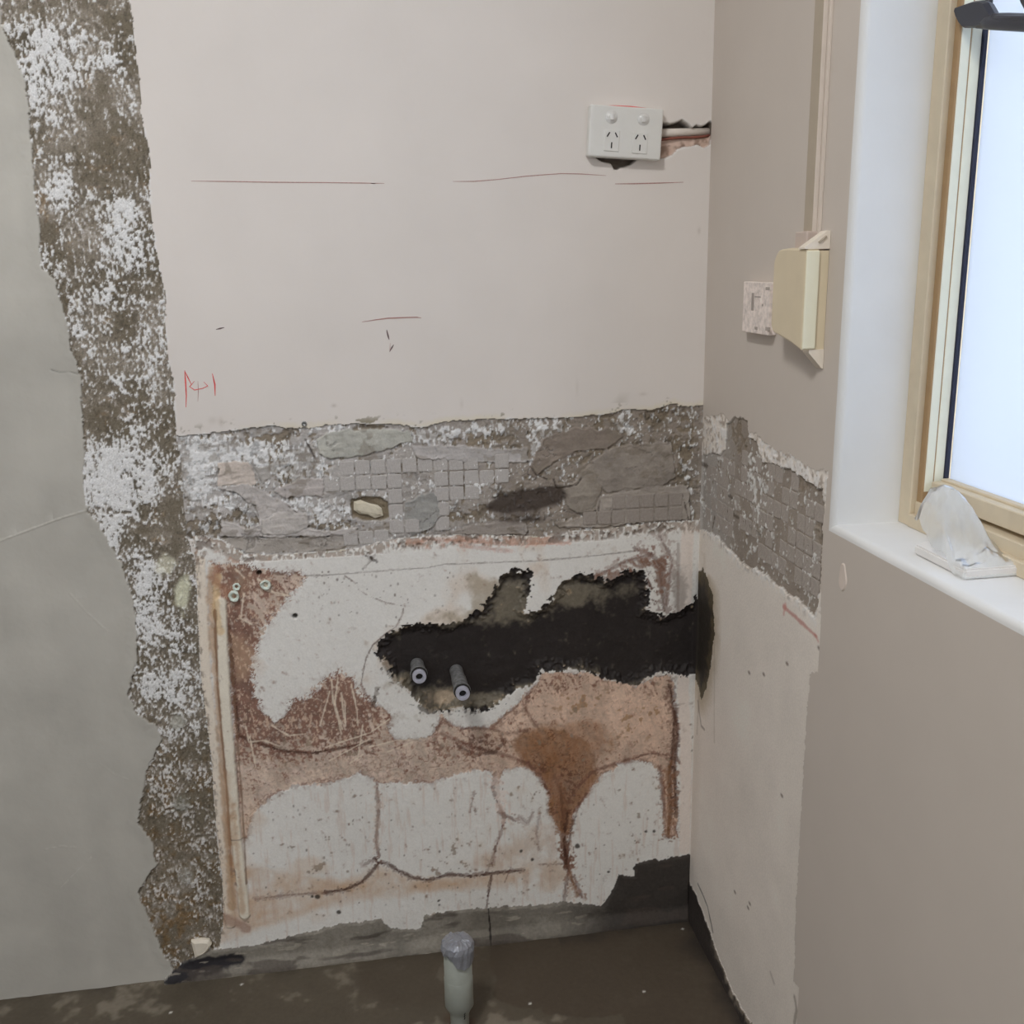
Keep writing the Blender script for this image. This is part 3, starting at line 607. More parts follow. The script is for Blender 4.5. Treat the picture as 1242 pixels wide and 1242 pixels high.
smear(sst(0.25, 0.8, g.blob([(588, 722, 26, 30, .95), (575, 700, 10, 20, .35), (560, 745, 50, 12, .5), (700, 690, 20, 8, .4), (660, 745, 16, 8, .6), (500, 868, 50, 8, .4), (470, 830, 12, 12, .5)]) + 0.3 * n12 + 0.2 * n40) * 0.65, chan((128, 116, 96), .56))
lipz = sst(0.014, 0.001, d_wet) * g.blob([(475, 822, 26, 22, 1.0), (510, 862, 40, 12, .9), (580, 868, 40, 12, .8), (465, 790, 14, 22, .6)])
smear(sst(0.1, 0.5, n4 + 0.5 * n12 + 0.8 * lipz - 0.45) * sst(.1, .5, lipz) * 0.8, chan((112, 100, 84), .56))
smear(sst(0.25, 0.6, -n4 + 0.4 * n12 + 0.6 * lipz - 0.3) * sst(.1, .5, lipz) * 0.7, chan((60, 52, 44), .56))
# pale scratches through the brown
for pts in [[(402, 824), (404, 850), (412, 880), (414, 890)], [(410, 822), (406, 852), (415, 884)], [(400, 838), (388, 880)], [(418, 850), (419, 880)], [(426, 830), (433, 862), (434, 880)], [(414, 840), (417, 870)], [(395, 906), (420, 898), (450, 888), (472, 872)], [(400, 922), (430, 906), (448, 896)], [(425, 925), (440, 915)], [(448, 906), (480, 898), (510, 896)], [(470, 912), (500, 900)], [(303, 893), (310, 930)], [(298, 880), (302, 900), (320, 898), (340, 905)], [(313, 702), (336, 722), (352, 722)], [(296, 720), (292, 750), (305, 757)], [(322, 716), (350, 722)], [(286, 690), (296, 700)], [(440, 880), (434, 920)], [(330, 880), (350, 892), (370, 890)]]:
    dd = g.line(pts) + n4 * 0.0006
    smear(sst(0.0019, 0.0005, dd) * 0.75, chan((196, 174, 158), 0.56))
# plaster beads at the left edge (two raised ribs, brown dirt between)
xl = lambda y: np.interp(V, [BK((0, y_))[1] for y_ in (1180, 1100, 1000, 900, 800, 690)], [0, 0, 0, 0, 0, 0])
def ribs(pts, w, hgt, c, a, base=c4):
    dd = g.line(pts)
    m = sst(w, w * 0.7, dd + n12 * 0.0008)
    smear(m * a, c * (1 + 0.05 * n40)[..., None])
    return m * hgt
h4 = n40 * 0.0005 + n12 * 0.0003 + (zone * (-0.0007 + 0.0006 * tex))
h4 += ribs([(243, 680), (246, 740), (250, 820), (257, 880), (265, 960), (272, 1040), (280, 1120)], 0.0090, 0.002, chan((190, 174, 160), 0.55), 0.8)
smear(sst(0.009, 0.003, g.line([(256, 690), (258, 760), (264, 850), (271, 940), (278, 1040), (282, 1100)]) + n12 * 0.003 + n4 * 0.001) * 0.75, chan((148, 124, 100), 0.55) * (1 + 0.25 * nscr)[..., None])
h4 += ribs([(268, 730), (270, 790), (274, 860), (280, 930), (286, 1010), (292, 1060), (297, 1108)], 0.0100, 0.005, chan((198, 188, 174), 0.62) * 1.0, 0.92)
smear(sst(0.008, 0.003, g.line([(264, 700), (262, 740), (268, 765)]) + n12 * 0.002) * 0.8, chan((176, 154, 122), 0.58))
smear(sst(0.0035, 0.001, g.line([(261, 740), (264, 830), (270, 900), (276, 960), (281, 1060)]) + n12 * 0.0015) * 0.75, chan((100, 70, 48), 0.53))
smear(sst(0.0022, 0.0008, g.line([(278, 760), (283, 830), (288, 900), (293, 960), (297, 1030), (299, 1070)]) + n12 * 0.001) * 0.7, chan((92, 70, 54), 0.53))
smear(sst(0.008, 0.0, g.line([(283, 975), (289, 1040), (295, 1104)]) + n12 * 0.004 + n4 * 0.001) * 0.65, chan((148, 124, 100), 0.5))
smear(sst(0.012, 0.0, g.line([(276, 940), (280, 1030), (284, 1110)]) + n12 * 0.004) * 0.4, chan((140, 112, 86), 0.5))
smear(sst(0.0016, 0.0006, g.line([(280, 1017), (300, 1016)])) * .7, chan((84, 72, 62), .5))
smear(sst(0.012, 0.004, g.line([(268, 1110), (290, 1120), (300, 1125)]) + n12 * .004) * .6, chan((112, 80, 66), .46))
smear(sst(0.010, 0.002, g.line([(262, 690), (258, 700), (274, 720)]) + n12 * 0.003) * 0.65, chan((130, 92, 72), 0.55))
smear(0 + sst(-0.010, -0.001, d_brd) * sst(0.05, 0.5, n4v + 0.3 * n12) * (U < BK((290, 0))[0]) * 0.75, chan((110, 98, 86), .54))
smear(sst(0.25, 0.75, g.blob([(802, 700, 10, 34, 1.0), (775, 684, 26, 10, .8), (745, 700, 18, 10, .8), (722, 700, 10, 8, .7)]) + 0.45 * tex + 0.25 * n12) * 0.75, chan((100, 72, 58), .54) * (1 + 0.4 * tex)[..., None])
# pale right margin strip
smear(sst(0.013, 0.008, g.line([(834, 640), (832, 700), (828, 830), (832, 900), (830, 1030)]) + n12 * 0.002) * 0.75, chan((186, 174, 166), 0.55))
smear(sst(0.2, 0.8, g.blob([(824, 715, 12, 34, 1.1)]) + 0.3 * n12 + 0.2 * n4) * 0.7, chan((126, 118, 112), .56))
smear(sst(0.004, 0.001, g.line([(822, 660), (822, 740)]) + n12 * 0.002) * 0.5, chan((112, 96, 88), .55))
topz = sst(-0.030, -0.002, d_brd) * (V > BK((0, 700))[1])
cr4 = sst(0.0, 0.45, n4v + 0.5 * n12 + 0.5 * topz - 0.2) * sst(0.05, 0.6, topz)
smear(cr4 * 0.8, chan((130, 118, 108), .57)); h4 = h4 - cr4 * 0.0012
pk4 = sst(0.2, 0.9, 0.5 * n12 + 0.35 * n4 + 0.3 * n40 + g.blob([(560, 656, 80, 8, .8), (500, 656, 30, 7, .5), (650, 656, 60, 7, .6), (300, 690, 30, 8, .4)]) - 0.1) * sst(0.0, 0.5, topz)
smear(pk4 * 0.6, chan((156, 120, 102), .58))
dk4 = sst(0.3, 0.7, -n12 + 0.5 * n4 + 0.2) * sst(0.15, 0.7, topz)
smear(dk4 * 0.75, chan((88, 74, 64), .57)); h4 = h4 - dk4 * 0.002
c4 *= (1 + 0.02 * nfi)[..., None]
# specks
for k in range(170):
    x = random.uniform(300, 815); y = random.uniform(955, 1100)
    if random.random() < 0.3: y = random.uniform(690, 760); x = random.uniform(380, 560)
    r = random.uniform(0.0010, 0.0026)
    u0, v0 = BK((x, y)); i0 = int((u0 - g.us[0]) / ST); j0 = int((v0 - g.vs[0]) / ST); s = 4
    sl = (slice(max(j0 - s, 0), j0 + s), slice(i0 - s, i0 + s))
    dd = np.hypot(U[sl] - u0, (V[sl] - v0) / random.uniform(0.8, 1.8))
    mm = sst(r, r * 0.4, dd) * random.uniform(0.35, 0.85)
    c4[sl] += (chan((78, 66, 58), 0.48) - c4[sl]) * mm[..., None]
for (x, y, r) in [(358, 747, 0.0052), (314, 695, 0.0045), (450, 676, 0.004), (384, 700, 0.002), (385, 1087, 0.006), (379, 1087, 0.003), (411, 1106, 0.005), (532, 1092, 0.003), (533, 1097, .003), (738, 1057, .0035), (727, 1060, .002), (783, 1008, .004), (793, 1008, .004), (632, 1032, .004), (645, 1042, .004), (700, 1026, .006)]:
    u0, v0 = BK((x, y)); dd = np.hypot(U - u0, V - v0) + n4 * 0.0008
    mm = sst(r, r * 0.55, dd); smear(mm * 0.92, chan((48, 42, 36), 0.5))
    if r > 0.004 and y < 760: h4 = h4 - mm * 0.012
g.C[m4] = c4[m4]; g.H[m4] = h4[m4] + 0.0
g.H[m4] += (sst(0.0, -0.006, d_brd) * 0.0012)[m4]

# --- region 5: wet mortar in the chased-out recess
DK = chan((32, 28, 27), 0.52); OLV = chan((90, 84, 73), 0.54)
c5 = np.zeros_like(c4); c5[:] = DK
up = g.blob([(620, 725, 26, 34, 1.0), (690, 720, 26, 24, 0.9), (560, 755, 50, 8, 0.6), (640, 745, 30, 12, 0.5), (720, 722, 50, 18, .5), (770, 715, 16, 14, .25), (525, 848, 40, 14, 1.2), (560, 852, 40, 9, 0.9), (600, 850, 24, 10, .8), (690, 816, 36, 8, 0.8), (490, 828, 12, 14, .9), (640, 834, 24, 6, .7), (765, 830, 20, 6, .5), (480, 770, 14, 8, .4), (800, 730, 12, 10, .4)])
c5 = c5 + (OLV - c5) * sst(0.15, 0.85, up + 0.3 * n12 + 0.12 * n4)[..., None]
lt = sst(0.45, 0.95, n4 * 0.55 + n12 * 0.5 + up * 0.55 - 0.5 + 0.75 * sst(-0.006, 0.0, d_wet))
c5 = c5 + (chan((138, 124, 104), 0.52) - c5) * (lt * 0.6)[..., None]
c5 = c5 + (chan((150, 134, 116), .52) - c5) * (sst(.3, .7, g.blob([(540, 846, 26, 10, 1.)]) + .3 * n12) * .6)[..., None]
c5 *= (1 + 0.10 * n40 + 0.05 * nfi)[..., None]
g.C[m5] = c5[m5]
dep = sst(0.0, -0.018, d_wet)
h5 = -0.001 - dep * 0.008 + n40 * 0.0012 + n12 * 0.0005 + up * 0.002
g.H[m5] = h5[m5]
# --- region 6: dark mortar skirting above the floor
SK = chan((96, 92, 85), 0.44); SKD = chan((36, 32, 30), 0.44)
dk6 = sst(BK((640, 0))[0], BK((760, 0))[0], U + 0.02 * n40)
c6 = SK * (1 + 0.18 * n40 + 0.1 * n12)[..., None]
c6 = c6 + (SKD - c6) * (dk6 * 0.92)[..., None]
c6 = c6 + (chan((18, 17, 22), 0.42) - c6) * (sst(0.2, 0.6, g.blob([(250, 1168, 36, 12, 1.1), (215, 1180, 24, 9, .8), (285, 1160, 14, 7, .8)]) + 0.25 * n12) * 0.95)[..., None]
c6 = c6 + (chan((128, 122, 112), 0.44) - c6) * (sst(0.35, 0.6, fbm(U, V, 0.012, 3, 61, ax=2.5, ay=0.6) + g.blob([(335, 1150, 24, 6, .5), (360, 1165, 30, 6, .4), (380, 1172, 30, 4, .4), (620, 1122, 12, 6, .6)]) - 0.25) * (1 - dk6) * 0.6)[..., None]
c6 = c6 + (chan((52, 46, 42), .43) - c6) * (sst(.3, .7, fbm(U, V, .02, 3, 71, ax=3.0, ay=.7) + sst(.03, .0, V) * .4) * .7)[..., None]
for pts, w in [([(592, 1100), (594, 1120), (594, 1142)], .0022)]:
    mm = sst(w, w * .3, g.line(pts) + n12 * .001); c6 = c6 + (chan((26, 22, 20), .44) - c6) * mm[..., None]
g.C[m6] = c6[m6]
h6 = 0.0015 + sst(0, -0.006, d_skt) * 0.002 + n40 * 0.001 + n12 * 0.0005 + sst(0.03, 0.0, V) * 0.010
g.H[m6] = h6[m6]

# --- chase beside the power outlet, hole under it
P_CH = [(795, 149), (806, 149), (812, 151), (820, 148), (827, 145), (834, 149), (840, 155), (844, 151), (850, 153), (857, 152), (862, 148), (870, 150), (870, 163), (863, 165), (861, 175), (854, 179), (846, 176), (836, 177), (822, 181), (815, 188), (808, 191), (795, 194)]
P_UH = [(722, 190), (733, 196), (741, 198), (745, 205), (749, 206), (753, 204), (765, 200), (772, 193)]
for pts, dp in [(P_CH, 0.024), (P_UH, 0.012)]:
    d = g.poly(pts, n12, 0.0012)
    mm = sst(0.0008, -0.0015, d)
    g.H = np.where(mm > 0, g.H * (1 - mm) - dp * mm + mm * n12 * 0.002, g.H)
    g.mix(mm * 0.95, chan((74, 64, 54), 0.6)); g.D |= d < 0.006
d = g.poly([(796, 168), (830, 166), (862, 164), (861, 175), (854, 179), (846, 176), (836, 177), (822, 181), (815, 188), (808, 191), (795, 194)], n12, .0015)
mm = sst(.001, -.002, d); g.H += mm * 0.019; g.mix(mm, chan((172, 152, 140), .6)); g.mix(mm * sst(.1, .7, n12 + .2), chan((128, 108, 96), .58))
d = g.poly(P_CH, n12, 0.0012); fr = np.exp(-(d / 0.0022) ** 2) * (d > 0); g.mix(fr * 0.6, chan((206, 202, 198), .66))
# small screw spot, marks and smudges on the upper plaster
for (x, y, rx, ry, a) in [(270, 398, 5, 1.6, .0), (258, 510, 5, 4, .2), (268, 512, 3, 5, .3), (405, 492, 3, 2, .4), (700, 470, 2, 10, .12), (560, 490, 2, 6, .15), (780, 478, 5, 2, .25), (848, 280, 2, 4, .3)]:
    mm = np.clip(g.blob([(x, y, rx, ry, 1)]) * a, 0, 1) * (L == 0); g.mix(mm, chan((130, 118, 106), 0.6)); g.D |= mm > 0.02

# fade all relief to zero at the corner and under the flat edges of the grid
g.H *= sst(0.0, 0.004, -U) * 0.999
g.D |= (np.abs(d_str) < 0.012) | (np.abs(d_band) < 0.012)
def pos_back(q):
    return np.stack([q.U, -q.H, q.V], -1)
wb = None
parts = build_regions(g, pos_back, {
    0: ('wall_back', M_PLASTER, None, 'off-white plastered back wall with pencil marks above a torn-out tile band'),
    1: ('cement_render', M_RENDER, 0, 'smooth grey cement render on the left of the back wall'),
    2: ('scraped_masonry_strip', M_CRUST, 0, 'vertical scraped strip of brown masonry with white paint crust'),
    3: ('tile_adhesive_band', M_ADH, 0, 'torn band of grey tile adhesive'),
    4: ('stained_plaster', M_BOARD, 0, 'white plaster with rust brown stains and cracks'),
    5: ('wet_mortar_patch', M_WET, 0, 'dark wet mortar patch around the two water pipes'),
    6: ('mortar_skirting', M_WET, 0, 'dark cement skirting where wall meets floor')}, False)
wb = struct(parts[0]); gvs_top = g.vs[-1]
band = parts[3]; stained = parts[4]
XL, YF, ZC = -2.7, -3.3, 2.5
ZT = float(gvs_top)
PLq = [[(XL, 0, 0), (-1.347, 0, 0), (-1.347, 0, ZT), (XL, 0, ZT)], [(XL, 0, ZT), (0, 0, ZT), (0, 0, ZC), (XL, 0, ZC)]]
flat_quads('upper_wall_plaster', [PLq[1]], PLA, M_PLASTER, wb)
flat_quads('cement_render', [PLq[0]], REN, M_RENDER, parts[1])
Hgrid = g.H.copy(); Lgrid = g.L.copy(); gus, gvs = g.us, g.vs
def h_at(u, v):
    i = int(np.clip(round((u - gus[0]) / ST), 0, len(gus) - 1)); j = int(np.clip(round((v - gvs[0]) / ST), 0, len(gvs) - 1)); return float(Hgrid[j, i])

# --- mosaic-square imprints standing in the adhesive, one piece each
def sq_mesh(w, h, t, seed, axis):
    """low pad with chamfered rim and slightly uneven outline; axis = outward direction"""
    rr = random.Random(seed); bm = bmesh.new()
    base = [(-w / 2, -h / 2), (w / 2, -h / 2), (w / 2, h / 2), (-w / 2, h / 2)]
    out = []
    for i in range(4):
        a = base[i]; b = base[(i + 1) % 4]
        for t_ in (0.08, 0.5, 0.92):
            out.append((a[0] + (b[0] - a[0]) * t_ + rr.uniform(-1, 1) * 0.0006, a[1] + (b[1] - a[1]) * t_ + rr.uniform(-1, 1) * 0.0006))
    def P(p, d): return (p[0], -d, p[1]) if axis == 'Y' else (-d, p[0], p[1])
    r0 = [bm.verts.new(P(p, -0.003)) for p in out]
    r1 = [bm.verts.new(P(p, t * 0.55)) for p in out]
    r2 = [bm.verts.new(P((p[0] * 0.90, p[1] * 0.90), t + rr.uniform(-1, 1) * 0.00015)) for p in out]
    n = len(out)
    for A, B_ in ((r0, r1), (r1, r2)):
        for i in range(n): bm.faces.new((A[i], A[(i + 1) % n], B_[(i + 1) % n], B_[i]))
    bm.faces.new(r2); bmesh.ops.recalc_face_normals(bm, faces=bm.faces[:])
    me = bpy.data.meshes.new('adhesive_square'); bm.to_mesh(me); bm.free()
    return me
M_SQL = [mat('adhesive_pad_pale', alb((150, 146, 143), 0.58), rough=0.9, noise=0.08, nscale=220, bump=0.4, bscale=400),
         mat('adhesive_pad_grey', alb((122, 115, 109), 0.52), rough=0.9, noise=0.1, nscale=220, bump=0.4, bscale=400),
         mat('adhesive_pad_dim', alb((128, 121, 115), 0.49), rough=0.9, noise=0.1, nscale=220, bump=0.4, bscale=400)]
PIT = 0.0246
sqs = {}
def square(parent, kind, axis, u, v, k, out):
    key = (kind, axis, k % 5)
    if key not in sqs:
        me = sq_mesh(PIT - 0.0022, PIT - 0.0022, 0.0007, 100 + k % 5, axis); me.materials.append(M_SQL[kind]); sqs[key] = me
    o = bpy.data.objects.new('adhesive_square', sqs[key]); COL.objects.link(o); o.parent = parent
    o.location = (u, -out, v) if axis == 'Y' else (-out, u, v)
    return o
xs0 = BK((411.6, 580))[0]
zrow = [BK((500, y))[1] for y in (564.5, 585.0, 604.0, 620.5, 640.0)]
cells = {0: [1, 2, 3, 4, 5, 6, 7, 8, 9, 11], 1: [0, 1, 2, 3, 4, 7, 8, 9, 10, 11], 2: [4, 7, 8, 9], 3: [7, 4], 4: [4, 5, 7], 5: [1, 2, 3]}
k = 0
for r, cs in cells.items():
    zc = zrow[0] - r * PIT
    for c in cs:
        u = xs0 + (c - 0.5) * PIT; k += 1
        if r == 5: zc = BK((450, 655))[1] + 0.004
        square(band, 0, 'Y', u, zc, k * 3 + r, max(h_at(u, zc), -0.0028) + 0.0004)
xr0 = BK((741.7, 610))[0]
for r in range(2):
    for c in range(-1 if r == 0 else -2, 5):
        u = xr0 + (c + 0.5) * PIT
        zc = BK((790, 606.5))[1] - r * PIT - 0.001
        if c < 0 and r == 0: continue
        k += 1
        square(band, 1, 'Y', u, zc, k * 3 + r, max(h_at(u, zc), -0.0022) + 0.0006)

# --- loose things fixed in the wall
def ribbon(name, pts, w, m, parent, tr=BK, label=None, back=True, off=0.0004):
    bm = bmesh.new(); q = [Vector(tr(p)) for p in pts]; L_ = []; R_ = []
    rr = random.Random(len(pts) * 7 + int(pts[0][0]))
    for i, p in enumerate(q):
        t = (q[min(i + 1, len(q) - 1)] - q[max(i - 1, 0)]).normalized(); n = Vector((-t.y, t.x))
        ww = w * (0.35 if i in (0, len(q) - 1) else rr.uniform(0.8, 1.15)) / 2
        for lst, s in ((L_, 1), (R_, -1)):
            a = p + n * ww * s
            lst.append((bm.verts.new((a.x, -off, a.y)), bm.verts.new((a.x, 0.0005, a.y))))
    for i in range(len(q) - 1):
        bm.faces.new((L_[i][0], R_[i][0], R_[i + 1][0], L_[i + 1][0]))
        bm.faces.new((L_[i][1], L_[i][0], L_[i + 1][0], L_[i + 1][1])); bm.faces.new((R_[i][0], R_[i][1], R_[i + 1][1], R_[i + 1][0]))
    bmesh.ops.recalc_face_normals(bm, faces=bm.faces[:])
    return obj(name, bm, m, parent, label)
for pts, w, m in [([(232, 219.5), (270, 220), (330, 221), (400, 221.5), (440, 222), (466, 222.5)], 0.0014, M_PENCIL), ([(450, 222.3), (455, 222.5)], 0.003, M_GREYPEN),
                  ([(549, 220), (575, 220), (600, 218), (640, 213.5), (680, 210.5), (705, 211), (735, 213)], 0.0011, M_PENCIL),
                  ([(746, 223), (770, 222.8), (800, 222), (829, 221)], 0.0019, M_PENCIL),
                  ([(439, 390.5), (455, 388), (470, 386), (482, 385.5), (495, 385), (505, 384.8), (511, 385.6)], 0.0018, M_PENCIL),
                  ([(469, 400), (469.6, 403), (470.8, 408), (472, 412)], 0.0022, M_GREYPEN), ([(473.2, 416), (473, 424), (472.6, 427)], 0.0009, M_PENCIL), ([(477.5, 418), (475, 422), (472.6, 426.5)], 0.0022, M_GREYPEN),
                  ([(262, 399.5), (267, 398.4), (272, 397.2)], 0.0022, M_GREYPEN),
                  ([(224, 449), (225, 462), (226, 480), (225.6, 494)], 0.0020, M_RED), ([(224, 450), (228, 458), (232, 466)], 0.0020, M_RED), ([(236, 462), (230, 469), (236, 473), (246, 471), (252, 468), (247, 463)], 0.0014, M_RED),
                  ([(240, 462), (240.6, 474), (240, 487)], 0.0011, M_PENCIL), ([(257.5, 453), (260.5, 466), (261, 480)], 0.0022, M_RED),
                  ([(728, 128.6), (745, 129.0), (765, 129.8), (784, 131.5)], 0.0032, M_RED)]:
    ribbon('pencil_line', pts, w, m, wb)
# screw in the plaster at the paint edge
def screw(x, y, r, parent, m, name='screw'):
    u, v = BK((x, y)); bm = bmesh.new()
    lathe(bm, [(0.0001, 0.0012), (r * 0.55, 0.0012), (r * 0.6, 0.0028), (r * 0.9, 0.0026), (r, 0.001), (r, -0.004)], 16, 'Y', (u, 0, v))
    return obj(name, bm, m, parent, smooth=True)
screw(369, 514, 0.0042, wb, M_METAL)
def plug(x, y, r, ln):
    u, v = BK((x, y)); h = h_at(u, v); bm = bmesh.new()
    rings = lathe(bm, [(r * 0.45, -0.004), (r * 0.5, ln * 0.55), (r * 0.72, ln), (r, ln * 0.9), (r * 1.05, ln * 0.45), (r * 0.85, -0.006)], 14, 'Y', (u, -h, v))
    rr = random.Random(int(x))
    for vv in bm.verts: vv.co += Vector((rr.uniform(-1, 1), rr.uniform(-1, 1), rr.uniform(-1, 1))) * r * 0.14
    return obj('wall_plug', bm, M_PLUG, stained, 'pale green plastic wall plug', smooth=True)
plug(284, 722, 0.0085, 0.008); plug(287, 711, 0.0060, 0.005); plug(322, 709, 0.0080, 0.006)
# cream stone fragment in the torn band
def stone(pts, parent, m, name, out, thick, tr=BK):
    q = [tr(p) for p in pts]; cu = sum(p[0] for p in q) / len(q); cv = sum(p[1] for p in q) / len(q); bm = bmesh.new(); rr = random.Random(5)
    r0 = [bm.verts.new((p[0], 0.004, p[1])) for p in q]
    r1 = [bm.verts.new((p[0], -out + thick * 0.4 * rr.random(), p[1])) for p in q]
    r2 = [bm.verts.new((cu + (p[0] - cu) * 0.72, -out - thick * rr.uniform(0.5, 1), cv + (p[1] - cv) * 0.72)) for p in q]
    n = len(q)
    for A, B_ in ((r0, r1), (r1, r2)):
        for i in range(n): bm.faces.new((A[i], A[(i + 1) % n], B_[(i + 1) % n], B_[i]))
    bm.faces.new(r2); bmesh.ops.recalc_face_normals(bm, faces=bm.faces[:])
    return obj(name, bm, m, parent)
stone([(429, 609), (437, 607), (448, 611), (458, 613), (463, 617), (465, 626), (455, 629), (446, 625), (436, 624), (429, 619)], band, M_STONE, 'stone_chip', -0.003, 0.003)['label'] = 'cream stone chip showing through the torn adhesive'
stone([(232, 1140), (243, 1138), (254, 1139), (257, 1144), (252, 1152), (246, 1157), (237, 1160)], parts[2], mat('pink_plaster_chip', alb((186, 164, 152), 0.46), rough=0.9, noise=0.08), 'plaster_chip', 0.004, 0.004)['label'] = 'pale pink plaster chip at the foot of the strip'

# ------------------------------------------------------------------ right wall
g = Paint(np.arange(-0.4500, 0.0001, 0.0020), np.arange(-0.0054, 1.0001, 0.0018), RT)
U, V = g.U, g.V; L = g.L
n4 = fbm(U, V, 0.006, 2, 81); n12 = fbm(U, V, 0.014, 3, 82); n40 = fbm(U, V, 0.045, 3, 83); n120 = fbm(U, V, 0.14, 3, 84)
nfi = np.random.RandomState(4).rand(*U.shape).astype(np.float32) * 2 - 1
BEI = chan((149, 142, 135), 0.46)
g.C[:] = BEI
P_WS = [(840, 508), (862, 505), (876, 503), (884, 511), (900, 508), (906, 522), (918, 530), (940, 545), (962, 552), (985, 570), (1004, 572), (1003, 590), (997, 640), (995, 700), (995, 780), (993, 812), (982, 818), (977, 880), (972, 980), (966, 1080), (962, 1190), (975, 1205), (990, 1250), (990, 1400), (800, 1400), (800, 500)]
P_RB = [(843, 556), (850, 552), (862, 549), (872, 551), (878, 545), (880, 515), (890, 506), (906, 508), (908, 530), (918, 540), (922, 560), (940, 565), (958, 568), (975, 580), (996, 596), (998, 620), (996, 690), (988, 750), (970, 730), (940, 708), (918, 692), (896, 680), (870, 652), (845, 640)]
P_RW = [(830, 700), (852, 690), (864, 720), (866, 770), (861, 810), (856, 835), (850, 848), (844, 825), (838, 812), (830, 815)]
P_RS = [(820, 1060), (836, 1070), (846, 1090), (858, 1120), (868, 1150), (880, 1182), (893, 1212), (912, 1242), (935, 1290), (800, 1300)]
wob = n12 * 0.7 + n4 * 0.5
dws = g.poly(P_WS, wob, 0.0030); drb = g.poly(P_RB, wob, 0.0035); drw = g.poly(P_RW, wob, 0.004); drs = g.poly(P_RS, wob, 0.004)
L[dws < 0] = 1; L[drb < 0] = 2; L[drw < 0] = 3; L[drs < 0] = 4
m1, m2, m3, m4 = [(L == k_) for k_ in (1, 2, 3, 4)]
WS = chan((180, 171, 164), 0.50)
c = WS * (1 + 0.04 * n120 + 0.03 * n40)[..., None]
upz = sst(RT((900, 720))[1], RT((900, 690))[1], V)
top = sst(RT((900, 660))[1] - 0.02, RT((900, 660))[1] + 0.02, V)
crw = sst(0.0, 0.4, n4 + 0.5 * n12 + 0.3)
c = c + (chan((206, 198, 192), 0.5) - c) * (crw * 0.55 * np.maximum(top, sst(0.02, 0.0, np.abs(drb))))[..., None]
c = c + (chan((116, 102, 88), 0.48) - c) * (sst(0.25, 0.6, n4 * 0.7 - 0.5 * n12 + 0.1) * 0.7 * np.maximum(top, sst(0.018, 0.0, np.abs(drb)) * 0.8))[..., None]
yel = sst(0.045, 0.0, drw) * sst(-0.3, 0.6, n40 + 0.2)
c = c + (chan((124, 110, 84), 0.46) - c) * (yel * 0.6)[..., None]
for pts, w, a, col in [([(950, 736), (968, 752), (990, 772)], 0.0045, 0.7, (140, 92, 84)), ([(952, 734), (950, 745)], .004, .5, (150, 98, 90)), ([(988, 770), (992, 778)], .004, .6, (140, 92, 84)),
                       ([(846, 850), (850, 880), (854, 885)], .004, .6, (84, 74, 64)), ([(866, 770), (866, 900)], .004, .3, (120, 112, 96)), ([(848, 830), (845, 890)], .004, .4, (110, 100, 88)),
                       ([(846, 1072), (852, 1085), (858, 1100), (864, 1130)], .0035, .75, (60, 54, 48)), ([(963, 1210), (966, 1225), (963, 1242)], 0.006, .6, (92, 82, 72)), ([(934, 1180), (938, 1192)], .004, .4, (110, 100, 92))]:
    mm = sst(w, w * 0.3, g.line(pts) + n12 * w * 0.3)
    c = c + (chan(col, 0.46) - c) * (mm * a)[..., None]
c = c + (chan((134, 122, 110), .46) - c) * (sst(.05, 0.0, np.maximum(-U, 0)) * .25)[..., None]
for (x, y) in [(908, 816), (954, 805), (926, 818), (891, 1082), (909, 1096), (907, 1101), (993, 786), (948, 965)]:
    u0, v0 = RT((x, y)); mm = sst(0.004, 0.0015, np.hypot((U - u0) * .6, V - v0)); c = c + (chan((88, 76, 66), .46) - c) * (mm * .8)[..., None]
c *= (1 + 0.02 * nfi)[..., None]
g.C[m1] = c[m1]; g.H[m1] = (-0.0006 + n40 * 0.0003 + np.maximum(top, sst(.015, 0, np.abs(drb))) * n4 * 0.0009)[m1]
AD = chan((112, 104, 96), 0.47)
c = AD * (1 + 0.08 * n40 + 0.05 * n12)[..., None]
ox = sst(RT((900, 600))[0], RT((865, 600))[0], U)
c = c + (chan((134, 131, 128), .47) - c) * (ox * .6)[..., None]
cr = sst(0.05, 0.4, n4 + 0.4 * n12 + g.blob([(918, 600, 30, 60, 0.9), (908, 560, 20, 16, .5), (985, 690, 20, 60, .5), (980, 600, 30, 14, .6), (850, 560, 20, 14, .5), (885, 600, 20, 12, .4)]) - 0.55)
c = c + (chan((188, 180, 172), 0.48) - c) * (cr * 0.8)[..., None]
br = sst(0.1, 0.45, n12 + 0.4 * n4 + g.blob([(893, 520, 26, 26, 1.0), (900, 550, 26, 20, .6), (975, 590, 40, 12, .9), (990, 640, 14, 40, .6), (985, 720, 14, 30, .5), (925, 610, 14, 14, .4), (915, 640, 20, 10, .35)]) - 0.55)
c = c + (chan((100, 90, 78), 0.47) - c) * (br * 0.85)[..., None]
for pts, w in [([(880, 620), (900, 632), (920, 648)], .004), ([(874, 596), (886, 604)], .004), ([(862, 640), (864, 628)], .005), ([(915, 575), (918, 590)], .005), ([(994, 630), (996, 660)], .006), ([(960, 660), (985, 664)], .004), ([(848, 560), (856, 566)], .006)]:
    mm = sst(w, w * .3, g.line(pts) + n12 * .0015); c = c + (chan((66, 58, 50), .46) - c) * (mm * .8)[..., None]
c *= (1 + 0.05 * nfi)[..., None]
g.C[m2] = c[m2]; g.H[m2] = (-0.0032 + n40 * 0.0008 + n12 * 0.0006 * (0.3 + cr + br) + cr * 0.0014 - br * 0.0015)[m2]
